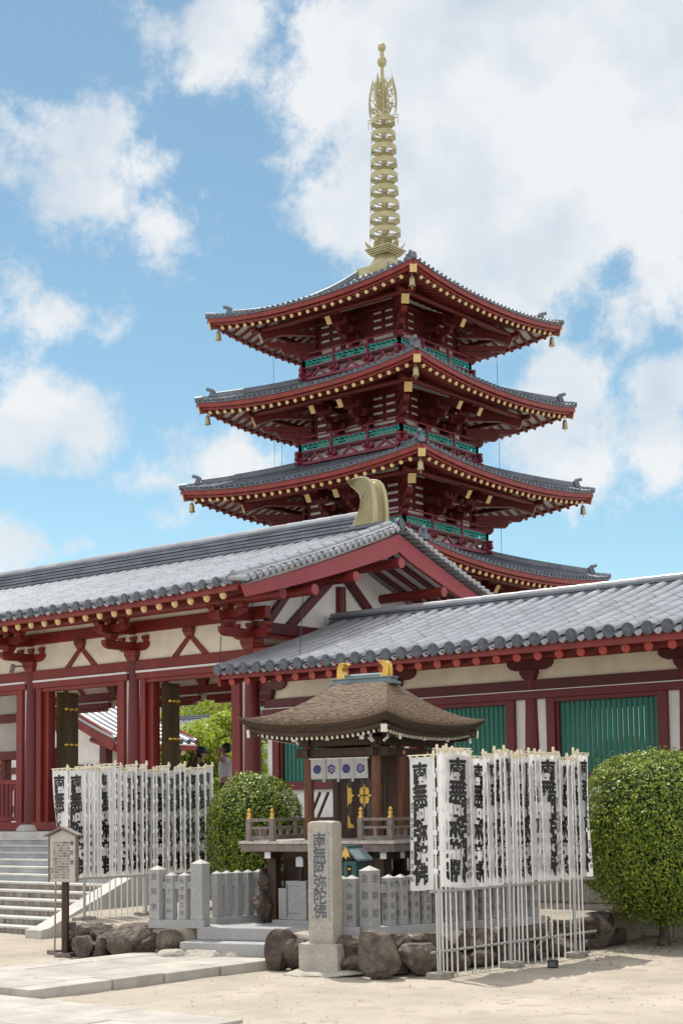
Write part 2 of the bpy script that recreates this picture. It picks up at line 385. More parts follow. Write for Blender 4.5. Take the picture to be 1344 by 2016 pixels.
def arm(mb, p, d, L, w=.13, h=.16):
    """bracket arm centred at p (top middle) along unit dir d, rounded lower ends"""
    d = Vector(d).normalized(); sd = Vector((d.y, -d.x, 0)); p = Vector(p); h2 = L/2
    poly = [(-h2, 0), (-h2, -h*.45), (-h2+.05, -h*.78), (-h2+.14, -h), (h2-.14, -h), (h2-.05, -h*.78), (h2, -h*.45), (h2, 0)]
    vs = []
    for s in (-1, 1):
        for u, v in poly: q = p+d*u+sd*(s*w/2); vs.append((q.x, q.y, q.z+v))
    n = len(poly)
    mb.add(vs, [tuple(range(n-1, -1, -1)), tuple(range(n, 2*n))]+[(i, (i+1) % n, n+(i+1) % n, n+i) for i in range(n)])
def block(mb, x, y, z, s=.2, h=.15):
    """bearing block, z = bottom"""
    mb.cbox(x, y, z, s, s, h*.5, taper=s*.14); mb.cbox(x, y, z+h*.5+.002, s+.012, s+.012, h*.5-.002)
def bracket(name, parent, x, y, z, m, out=-1, step=.62, s=1., upto=None):
    """bracket complex: z = top of the column"""
    b = MB()
    block(b, x, y, z, .30*s, .22*s)
    arm(b, (x, y, z+.36*s), (1, 0, 0), .86*s, .12*s, .16*s)
    arm(b, (x, y+out*step*.42, z+.365*s), (0, 1, 0), (step+.50)*s, .12*s, .16*s)
    for dx in (-.33, 0, .33): block(b, x+dx*s, y, z+.362*s, .16*s, .12*s)
    block(b, x, y+out*step, z+.367*s, .20*s, .13*s)
    b.bar((x, y, z+.60*s), (x, y+out*(step+.28), z+.57*s), .12*s, .15*s)
    arm(b, (x, y+out*step, z+.665*s), (1, 0, 0), .86*s, .12*s, .15*s)
    for dx in (-.34, 0, .34): block(b, x+dx*s, y+out*step, z+.668*s, .17*s, .11*s)
    return build(name, b, m, parent, bevel=.008)

# ------------------------------------------------------------------ gate hall
GX = (-30.24, -16.8)     # west limit, gable plane
gate = thing('temple_gate', 'red gate hall with silvery tiled gable roof and gold fish ornament, above the staircase', 'gate building', (-24, 22.5, 0), world=True)
GCOL = [-30.24, -27.24, -24.24, -21.24, -18.24]
FL = 1.44
pod = MB(); pod.box(-34, -17.62, 18.42, 27.5, -.3, FL-.02); struct(build('terrain', pod, GRAND))
pe = MB()
x = -34
while x < -17.3:
    e = min(x+1.25, -17.25); pe.box(x+.004, e-.004, 18.12, 18.62, FL-.14, FL+.004); x = e
tag(build('terrace_edge_stones', pe, STEPL, bevel=.008), 'pale stone slabs edging the gate floor above the stairs', 'stone edging')
# stairs
st = thing('stone_staircase', 'wide pale stone staircase climbing to the open doors of the red gate', 'staircase', (-24, 16.4, 0), world=True)
for i in range(12):
    m = MB(); z1 = FL*(i+1)/13; y0 = 14.72+i*.29; x = -31+(i % 2)*.5
    while x < -17.56:
        e = min(x+1.45, -17.56); m.box(x+.003, e-.003, y0, y0+.34 if i < 11 else 18.12, z1-.032, z1); x = e
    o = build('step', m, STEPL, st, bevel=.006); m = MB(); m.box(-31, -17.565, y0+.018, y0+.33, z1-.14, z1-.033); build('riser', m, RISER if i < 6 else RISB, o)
core = MB(); core.prism([(14.9, -.1), (18.3, -.1), (18.3, 1.25), (18.2, 1.25), (14.9, .02)], -31, -17.58, 'x'); build('step_core', core, GRAND, st)
rm = MB(); rm.prism([(14.35, -.05), (18.2, -.05), (18.2, 1.44), (18.0, 1.5), (17.85, 1.49), (14.5, .14), (14.35, .12)], -17.55, -17.2, 'x')
build('sloping_side_slab', rm, STEPL, st, bevel=.01)
# podium side courses (east)
pc = MB(); rnd = random.Random(2)
for j, (za, zb) in enumerate(((.0, .42), (.42, .86), (.86, 1.26))):
    x = -17.19
    while x < 2:
        e = x+rnd.uniform(.9, 1.5); pc.box(x+.006, e-.006, 18.85, 19.3, za+.004, zb-.004); x = e
x = -17.19
while x < 2: e = x+1.5; pc.box(x+.004, e-.004, 18.72, 19.3, 1.26, FL); x = e
cp = MB(); cp.box(-17.6, 2, 18.95, 26.5, -.2, FL-.02)
struct(build('terrain', cp, GRAND))
tag(build('terrace_wall', pc, GRANW, bevel=.01), 'low wall of grey stone blocks under the corridor, behind the large clipped shrub', 'terrace wall')

def column(parent, x, y, r0_, r1_, z0, z1, m=COLR):
    c = MB(); n = 10; c.lathe((x, y), [(r0_+(r1_-r0_)*(k/n)**1.6, z0+(z1-z0)*k/n) for k in range(n+1)], 20)
    o = build('column', c, m, parent, smooth=True)
    b = MB(); b.lathe((x, y), [(r0_*2.0, z0-.01), (r0_*1.85, z0+.05), (r0_*1.45, z0+.11), (r0_*1.0, z0+.115)], 20); build('base_stone', b, STEPL, o, smooth=True)
    return o
for x in GCOL:
    for y in (20., 22.5, 25.):
        if (y == 25 and x in (-24.24, -27.24)) or (y == 22.5 and x in (-24.24, -21.24)): continue
        column(gate, x, y, .165, .118, FL, 4.62 if y != 22.5 else 6.0)
# horizontal beams (front and back)
for y, sg in ((20., -1), (25., 1)):
    b = MB(); b.box(GX[0]-.5, -17.75, y-.08, y+.08, 4.445, 4.64); build('tie_beam', b, RED, gate, bevel=.01)
    b = MB(); b.box(GX[0]-.5, -17.85, y-.075, y+.075, 5.16, 5.385); build('wall_plate', b, RED, gate, bevel=.01)
    b = MB(); b.box(GX[0]-.5, -18.24, y-.03, y+.03, 4.3, 5.7); build('wall_panel', b, CREAM, gate)
    b = MB(); b.tube([(GX[0]-.8, y+sg*.62, 5.455), (-16.95, y+sg*.62, 5.455)], .095, 14); build('purlin', b, RED, gate, smooth=True)
    for i, x in enumerate(GCOL):
        bracket('bracket_set', gate, x, y, 4.62, RED, sg)
    for xa, xb in zip(GCOL[:-1], GCOL[1:]):
        c = (xa+xb)/2; k = MB()
        for s in (-1, 1): k.prism([(c-s*.055, 4.995), (c+s*.085, 4.995), (c+s*.48, 4.642), (c+s*.31, 4.642)], y-.055, y+.055)
        block(k, c, y, 4.985, .24, .172); build('splayed_strut', k, RED, gate, bevel=.006)
        # white ledge, lintel, frames
        l = MB(); l.box(xa+.13, xb-.13, y-.12, y+.05, 4.398, 4.436); build('lintel_ledge', l, WHITE, gate)
        f = MB(); f.box(xa+.12, xb-.12, y-.10, y+.10, 4.275, 4.395); f.box(xa+.34, xb-.34, y-.075, y+.075, 4.20, 4.272)
        if sg < 0:
            for s, xx in ((1, xa), (-1, xb)):
                f.box(min(xx+s*.22, xx+s*.36), max(xx+s*.22, xx+s*.36), y-.10, y+.10, FL+.1, 4.274)
                f.box(min(xx+s*.362, xx+s*.50), max(xx+s*.362, xx+s*.50), y-.02, y+.16, FL+.1, 4.274)
            f.box(xa+.1, xb-.1, y-.13, y+.13, FL, FL+.16)
        build('door_frame', f, RED, gate, bevel=.006)
        if sg < 0:
            for s, xx in ((1, xa), (-1, xb)):
                p = MB(); p.box(min(xx+s*.08, xx+s*.225), max(xx+s*.08, xx+s*.225), y-.02, y+.02, FL+.16, 4.275); build('wall_panel', p, WHITE, gate)
# doors of bays 3 and 4, opened inward
for xa, yw in ((-24.24, .52), (-21.24, .42)):
    for s, xx in ((1, xa+.52), (-1, xa+3-.52)):
        d = MB(); d.box(min(xx, xx+s*.07), max(xx, xx+s*.07), 20.17, 20.17+yw, FL+.12, 4.20); dd = build('door', d, BRONZE, gate, bevel=.006)
        for z in (1.70, 2.42, 3.14, 3.86):
            for k in range(3):
                h = MB(); xf = xx+s*.07 if s > 0 else xx-.07
                prof = [(.045, 0), (.043, .012), (.030, .028), (.028, .045), (.015, .06)]
                t = MB(); t.lathe((0, 0), prof, 10); yc = 20.17+yw*(.38+k*.24)
                sg = 1 if s > 0 else -1
                h.merge(t, lambda p: (xf+sg*p[2], yc+p[0], z+p[1])); build('door_boss', h, GLEAF, dd, smooth=True)
# interior of bay 1-2: middle wall, lattice railing
b = MB(); b.box(-30.5, -27.24, 22.45, 22.55, 3.1, 6.2); build('inner_wall_panel', b, WHITE, gate)
b = MB()
for z0, z1 in ((3.0, 3.2), (3.85, 4.05), (4.6, 4.8), (5.3, 5.5)): b.box(-30.5, -18.2, 22.38, 22.62, z0, z1) if z0 > 4.9 else b.box(-30.5, -27.24, 22.38, 22.62, z0, z1)
for x in (-29.4, -28.3, -27.4): b.box(x, x+.16, 22.4, 22.6, FL, 3.0)
build('inner_beam', b, RED, gate, bevel=.01)
for x in GCOL:
    b = MB(); b.bar((x, 20, 4.98), (x, 25, 4.98), .15, .26); build('cross_beam', b, RED, gate, bevel=.01)
for xa, xb in ((-27.24, -24.24), (-24.24, -21.24), (-30.24, -27.24)):
    r = MB(); yr = 20.25
    r.box(xa+.5, xb-.5, yr-.04, yr+.04, 2.38, 2.47); r.box(xa+.5, xb-.5, yr-.04, yr+.04, 1.62, 1.71)
    x = xa+.56
    while x < xb-.5: r.box(x, x+.055, yr-.02, yr+.02, 1.71, 2.38); x += .13
    build('lattice_railing', r, RED, gate)
# ceiling and rafters
ce = MB(); ce.box(-30.5, -18.3, 20.1, 24.9, 5.42, 5.45); build('ceiling', ce, WHITE, gate)
def gprof(sg):
    return lambda u: (22.45-sg*(4.32-4.27*u), 5.47+1.42*(.86*u+.14*u*u))
def gl(x): return .09*max(0, (x+21.5)/4.7)**2 if x > -21.5 else .09*max(0, (-26.5-x)/4.7)**2
for sg in (1, -1):
    tm, en = MB(), []
    pf = gprof(1)
    tf = ID if sg == 1 else (lambda x, y, z: (x, 44.9-y, z))
    tile_slope(tm, tf, frange(-31.8, -17.0, .315), pf, .083, .36, gl, en, seed=3+sg)
    ro = build('roof', tm, TILE, gate, smooth=True)
    for e_ in en: build('eave_tile_end', e_, TILED, ro)
    sh = MB()
    X = [-31.9+i*(15.0/20) for i in range(21)]
    for a, bb in zip(X[:-1], X[1:]):
        for k in range(6):
            u, u2 = k/6, (k+1)/6; p, q = pf(u), pf(u2)
            vs = [tf(a, p[0]+(.14 if k == 0 else 0), p[1]+gl(a)-.09), tf(bb, p[0]+(.14 if k == 0 else 0), p[1]+gl(bb)-.09), tf(bb, q[0], q[1]+gl(bb)-.09), tf(a, q[0], q[1]+gl(a)-.09)]
            vs += [(x, y, z-.05) for x, y, z in vs]
            sh.add(vs, [(0, 1, 2, 3), (7, 6, 5, 4), (0, 4, 5, 1), (1, 5, 6, 2), (2, 6, 7, 3), (3, 7, 4, 0)])
    build('roof_boarding', sh, WHITE, ro)
    fa = MB()
    for a, bb in zip(X[:-1], X[1:]):
        if a > -17.6: bb = -16.9
        fa.bar(tf(a, 18.24, 5.375+gl(a)), tf(bb, 18.24, 5.375+gl(bb)), .10, .135)
    build('eave_board', fa, RED, gate)
    x = -31.27
    k = 0
    while x < -17.0:
        r = MB(); r.tube([tf(x, 18.28, 5.275+gl(x)), tf(x, 20.35, 5.275+gl(x)+2.07*.325)], .066, 12); rf = build('rafter', r, RED, gate, smooth=True)
        c = MB(); c.tube([tf(x, 18.262, 5.269+gl(x)), tf(x, 18.285, 5.275+gl(x))], .070, 14); c.tube([tf(x, 18.25, 5.268+gl(x)), tf(x, 18.27, 5.27+gl(x))], .045, 10)
        build('rafter_cap', c, GOLD, rf); x += .3775
# verge: barge boards, verge tiles
def bz(y): d = 22.45-abs(y-22.45); return d
for sg in (1, -1):
    T2 = (lambda y: y) if sg == 1 else (lambda y: 44.9-y)
    ys = [18.2+i*4.25/10 for i in range(11)]
    top = [(y, 5.36+.09+(y-18.2)/4.25*1.40*(.86+.14*(y-18.2)/4.25)) for y in ys]
    bot = [(y+.10, z-.175-.16*(i/10)) for i, (y, z) in enumerate(top)]; bot[-1] = (22.45, bot[-1][1])
    m = MB()
    poly = [(T2(y), z) for y, z in top]+[(T2(y), z) for y, z in reversed(bot)]
    n = len(top)
    for i in range(n-1):
        a, b_, c, d = top[i], top[i+1], bot[i+1], bot[i]
        vs = [(xx, T2(q[0]), q[1]) for xx in (-16.84, -16.76) for q in (a, b_, c, d)]
        m.add(vs, [(0, 1, 2, 3), (7, 6, 5, 4), (0, 4, 5, 1), (2, 6, 7, 3)]+([(3, 7, 4, 0)] if i == 0 else [])+([(1, 5, 6, 2)] if i == n-2 else []))
    build('barge_board', m, MATS.get('barge') or mat('barge', (.29, .036, .045), .5, noise=(1, .08)), gate)
    v = MB(); L_ = 4.45; nrow = 27
    for i in range(nrow):
        u = i/nrow; p = gprof(1)(u); y, z = T2(p[0]), p[1]+gl(-16.8)
        v.tube([(-16.62, y, z-.015), (-17.02, y, z+.03)], [.055, .05], 8, True)
    vv = build('verge_tiles', v, TILE, gate, smooth=True)
    e = MB()
    for i in range(13):
        p, q = gprof(1)(i/13), gprof(1)(min(1, (i+1)/13+.01)); l_ = gl(-16.9)
        e.tube([(-16.93, T2(p[0]), p[1]+l_+.07), (-16.93, T2(q[0]), q[1]+l_+.06)], [.088, .08], 8, True, 0, pi)
        e.bar((-16.78, T2(p[0]), p[1]+l_+.055), (-16.78, T2(q[0]), q[1]+l_+.055), .16, .035)
    build('descending_ridge', e, TILE, gate, smooth=True)
# gable wall, purlin ends, gable struts
g = MB(); g.prism([(20, 4.9), (25, 4.9), (25, 5.75), (22.45, 6.72), (20, 5.75)], -18.3, -18.24, 'x'); build('gable_wall', g, WHITE, gate)
g = MB()
for s in (-1, 1):
    g.bar((-18.17, 22.45+s*.1, 6.25), (-18.17, 22.45+s*1.5, 5.12), .1, .15)
    g.bar((-18.17, 22.45+s*1.55, 5.72), (-18.17, 22.45+s*2.1, 5.15), .1, .13)
g.bar((-18.17, 20, 5.04), (-18.17, 25, 5.04), .13, .2)
build('gable_strut', g, PURP, gate)
for y, z in ((22.45, 6.30), (21.1, 5.90), (23.8, 5.90), (19.95, 5.55), (24.95, 5.55)):
    q = MB(); q.tube([(-18.6, y, z), (-16.72, y, z)], .095, 16); q_ = build('purlin', q, RED, gate, smooth=True)
    c = MB(); c.tube([(-16.725, y, z), (-16.712, y, z)], .097, 16); build('purlin_end', c, MATS['barge'], q_)
# underside rafters of the gable overhang run down the slope
for sg in (1, -1):
    for k, x in enumerate((-17.05, -17.4, -17.75, -18.1)):
        T2 = (lambda y: y) if sg == 1 else (lambda y: 44.9-y)
        r = MB(); p, q = gprof(1)(.38), gprof(1)(.93); r.tube([(x, T2(p[0]), p[1]-.15), (x, T2(q[0]), q[1]-.15)], .058, 10); build('gable_rafter', r, PURP, gate, smooth=True)
# main ridge
rb, rc = MB(), MB()
ridge_stack(rb, rc, ID, -32, -17.35, 22.45, 6.88, .40, .42, 6, .10)
r_ = build('main_ridge', rb, TILE2, gate); build('ridge_cap_tiles', rc, TILE, r_, smooth=True)
r2, r3 = MB(), MB()
ridge_stack(r2, r3, ID, -17.55, -16.75, 22.45, 6.86, .34, .12, 2, .095); build('ridge_end', r2, TILE2, gate); build('ridge_cap_tiles', r3, TILE, gate, smooth=True)
oe = MB(); oe.tube([(-16.76, 22.45, 7.02), (-16.70, 22.45, 7.02)], .13, 16); oe.tube([(-16.71, 22.45, 7.02), (-16.67, 22.45, 7.02)], .09, 12); build('ridge_end_disc', oe, TILED, gate)
# gold fish-tail ornament
def shibi(parent, x0, y0, z0, h, wth, flip=1, m=PATINA, name='fish_tail_ornament'):
    # profile in (x,z): inner side curls towards -x*flip
    out_ = [(.28, 0), (.30, .20), (.29, .45), (.25, .70), (.18, .87), (.08, .965), (-.08, 1.0), (-.27, .985), (-.43, .93)]
    inn = [(-.43, .93), (-.33, .82), (-.22, .74), (-.12, .64), (-.075, .50), (-.11, .35), (-.20, .20), (-.27, .08), (-.30, 0)]
    poly = out_+inn[1:]
    o = MB(); hh = h
    def ring(sh, yy): return [(x0+flip*((u*sh) if u > 0 else u*(.5+.5*sh))*hh*.97, yy, z0+v*hh*(1 if sh == 1 else .93)) for u, v in poly]
    n = len(poly)
    o.add(ring(1, y0-wth/2)+ring(1, y0-wth*.30)+ring(.62, y0-wth*.24)+ring(.62, y0+wth*.24)+ring(1, y0+wth*.30)+ring(1, y0+wth/2),
          [tuple(range(n-1, -1, -1)), tuple(range(5*n, 6*n))]+[(k*n+i, k*n+(i+1) % n, (k+1)*n+(i+1) % n, (k+1)*n+i) for k in range(5) for i in range(n)])
    a = build(name, o, m, parent, bevel=h*.012)
    # scales: raised ribs sweeping up the flank
    rb_ = MB()
    for s in (-1, 1):
        for j in range(9):
            t = .12+j*.095; pts = []
            for k in range(9):
                q = k/8; i1 = q*(len(out_)-1); i2 = q*(len(inn)-1)
                A = out_[int(i1)] if int(i1) == len(out_)-1 else tuple(out_[int(i1)][c]+(out_[int(i1)+1][c]-out_[int(i1)][c])*(i1-int(i1)) for c in (0, 1))
                inr = inn[::-1]
                B = inr[int(i2)] if int(i2) == len(inr)-1 else tuple(inr[int(i2)][c]+(inr[int(i2)+1][c]-inr[int(i2)][c])*(i2-int(i2)) for c in (0, 1))
                pts.append((x0+flip*(A[0]*(1-t)+B[0]*t)*hh*.95, y0+s*wth*.5, z0+(A[1]*(1-t)+B[1]*t)*hh))
            rb_.tube(pts, h*.009, 4)
    build('scale_rib', rb_, ENGR if m is PATINA else m, a)
    return a
shibi(gate, -17.42, 22.45, 7.08, .94, .44)
pl = MB(); pl.cbox(-17.42, 22.45, 7.02, .75, .42, .09); build('ornament_plinth', pl, TILE2, gate, bevel=.02)
# security camera
sc_ = thing('security_camera', 'small grey security camera on a gate column just under the tie beam', 'camera', (-24.24, 20, 4.6), world=True)
m = MB(); m.bar((-24.62, 19.75, 4.66), (-24.40, 19.62, 4.74), .09, .09); build('camera_housing', m, STEEL, sc_, bevel=.01)
m = MB(); m.tube([(-24.35, 19.95, 4.75), (-24.4, 19.8, 4.75), (-24.44, 19.66, 4.73)], .018, 6); build('mounting_arm', m, STEEL, sc_)
m = MB(); m.tube([(-24.635, 19.759, 4.656), (-24.615, 19.747, 4.662)], .034, 10); build('lens', m, BLACK, sc_)

# ------------------------------------------------------------------ corridor
cor = thing('roofed_corridor', 'long corridor with green barred windows and silvery tiled roof behind the shrine', 'corridor', (-12, 20.1, 0), world=True)
CC = [-15.1, -12.5, -9.9, -7.3, -4.7, -2.1]
CX0, CX1 = -17.75, -1.0
for x in CC: column(cor, x, 20.1, .145, .098, FL, 3.74)
for x in [-17.0]+CC: column(cor, x, 24.1, .145, .1, FL, 3.74)
WX = [-18.0]+CC
b = MB(); b.box(CX0-.25, CX1, 20.04, 20.16, 3.555, 3.72); build('upper_tie_beam', b, PURP, cor)
b = MB(); b.box(CX0-.25, CX1, 19.98, 20.22, 3.42, 3.54); build('lower_tie_beam', b, COLR, cor, bevel=.01)
b = MB(); b.box(CX0-.2, CX1, 19.972, 20.2, 3.5405, 3.554); build('ledge', b, WHITE, cor)
b = MB(); b.box(CX0-.2, CX1, 20.08, 20.12, 3.72, 4.4); build('upper_wall_panel', b, CREAM, cor)
b = MB(); b.box(CX0-.2, CX1, 24.04, 24.16, 3.5, 3.74); b.tube([(CX0-.2, 24.1, 4.0), (CX1, 24.1, 4.0)], .1, 10); build('back_beam', b, PURP, cor)
b = MB(); b.tube([(CX0-.1, 20.1, 4.09), (CX1, 20.1, 4.09)], .085, 12); build('purlin', b, RED, cor, smooth=True)
for x in [-17.9]+CC:
    k = MB(); block(k, x, 20.1, 3.725, .27, .15); arm(k, (x, 20.09, 4.03), (1, 0, 0), .82, .13, .16); build('boat_bracket', k, PURP, cor, bevel=.006)
for xa, xb in zip(WX[:-1], WX[1:]):
    fl, fr = xa+.30, xb-.28
    if xa < -17.5: fl, fr = -17.78, xb-.28
    p = MB(); p.box(xa+.05, fl, 20.07, 20.13, FL, 3.42); p.box(fr, xb-.05, 20.07, 20.13, FL, 3.42); p.box(fl, fr, 20.07, 20.13, FL, 2.12); build('lower_wall_panel', p, WHITE, cor)
    f = MB(); f.box(fl, fl+.15, 19.99, 20.2, 2.12, 3.42); f.box(fr-.15, fr, 19.99, 20.2, 2.12, 3.42); f.box(fl+.15, fr-.15, 19.995, 20.2, 3.355, 3.42); f.box(fl+.15, fr-.15, 19.985, 20.21, 2.12, 2.26)
    f.box(fl+.15, fl+.2, 20.03, 20.19, 2.26, 3.355)
    wf = build('window', f, COLR, cor, bevel=.006)
    g = MB(); n = max(6, int(round((fr-fl-.36)/.087))); wd = (fr-fl-.36)/n
    for k in range(n): g.box(fl+.20+wd*(k+.16), fl+.20+wd*(k+.82), 20.08, 20.13, 2.26, 3.354)
    build('window_bars', g, GREEN, wf)
    s = MB(); s.box(xa+.1, xb-.1, 19.97, 20.23, FL, FL+.2); build('sill_beam', s, COLR, cor)
def cprof(u): return (18.55+3.55*u, 4.14+1.10*(.88*u+.12*u*u))
def cl(x): return 0.02*sin(x*.5)
xs = frange(CX0+.05, CX1, .297)
tm, en = MB(), []; tile_slope(tm, ID, xs, cprof, .094, .36, cl, en, seg=8, seed=11)
ro = build('roof', tm, TILE, cor, smooth=True); [build('eave_tile_end', e_, TILED, ro) for e_ in en]
tm, en = MB(), []; BK = lambda x, y, z: (x, 44.2-y, z)
tile_slope(tm, BK, xs, cprof, .077, .335, cl, en, seg=5, seed=12)
ro2 = build('roof', tm, TILE, cor, smooth=True); [build('eave_tile_end', e_, TILED, ro2) for e_ in en]
for tf, rr in ((ID, ro), (BK, ro2)):
    sh = MB()
    vs = [tf(x, cprof(u)[0]+(.12 if u == 0 else 0), cprof(u)[1]-dz) for dz in (.09, .12) for x in (CX0, CX1) for u in (0, .5, 1)]
    sh.add(vs, [(0, 1, 4, 3), (1, 2, 5, 4), (6, 7, 10, 9), (7, 8, 11, 10), (0, 3, 9, 6), (0, 6, 7, 1), (1, 7, 8, 2), (3, 4, 10, 9), (4, 5, 11, 10)]); build('roof_boarding', sh, CREAM, rr)
    fa = MB(); fa.bar(tf(CX0+.02, 18.66, 4.045), tf(CX1, 18.66, 4.045), .10, .13); build('eave_board', fa, RED, cor)
x = -17.50
while x < CX1:
    for tf in (ID, BK):
        r = MB(); r.tube([tf(x, 18.68, 3.93), tf(x, 20.6, 3.93+1.92*.30)], .062, 12); rf = build('rafter', r, RED, cor, smooth=True)
        c = MB(); c.tube([tf(x, 18.672, 3.928), tf(x, 18.69, 3.932)], .065, 14); build('rafter_end', c, MATS.get('rafter_end') or mat('rafter_end', (.36, .055, .04), .5), rf)
    x += .3525
for tf in (ID, BK):
    e = MB(); e.bar(tf(CX0+.01, 18.60, 3.99), tf(CX0+.01, 22.1, 5.05), .07, .26); build('barge_board', e, RED, cor)
rb, rc = MB(), MB()
ridge_stack(rb, rc, ID, -18.1, CX1, 22.1, 5.20, .30, .17, 3, .085)
r_ = build('main_ridge', rb, TILE2, cor); build('ridge_cap_tiles', rc, TILE, r_, smooth=True)
# black cables from the gate brackets down to the corridor eave
for i, (p, q, nm) in enumerate((((-18.35, 19.35, 5.25), (-17.72, 18.62, 4.25), 'thin black cable from the gate bracket to the left eave corner of the corridor roof'), ((-16.95, 19.9, 5.5), (-16.05, 18.75, 4.3), 'thin black cable hanging from the gable purlin onto the corridor tiles'))):
    mid = tuple((a+b)/2-(.05 if k == 2 else 0) for k, (a, b) in enumerate(zip(p, q)))
    m = MB(); m.tube([p, mid, q], .008, 5); tag(build('cable', m, WIRE), nm, 'cable')
# ------------------------------------------------------------------ pagoda
PX_, PYc = -42.3, 56.0
pg = thing('pagoda', 'tall red five-storey pagoda with tiled flaring roofs, teal balconies and a ringed gold spire', 'pagoda', (PX_, PYc, 0), world=True)
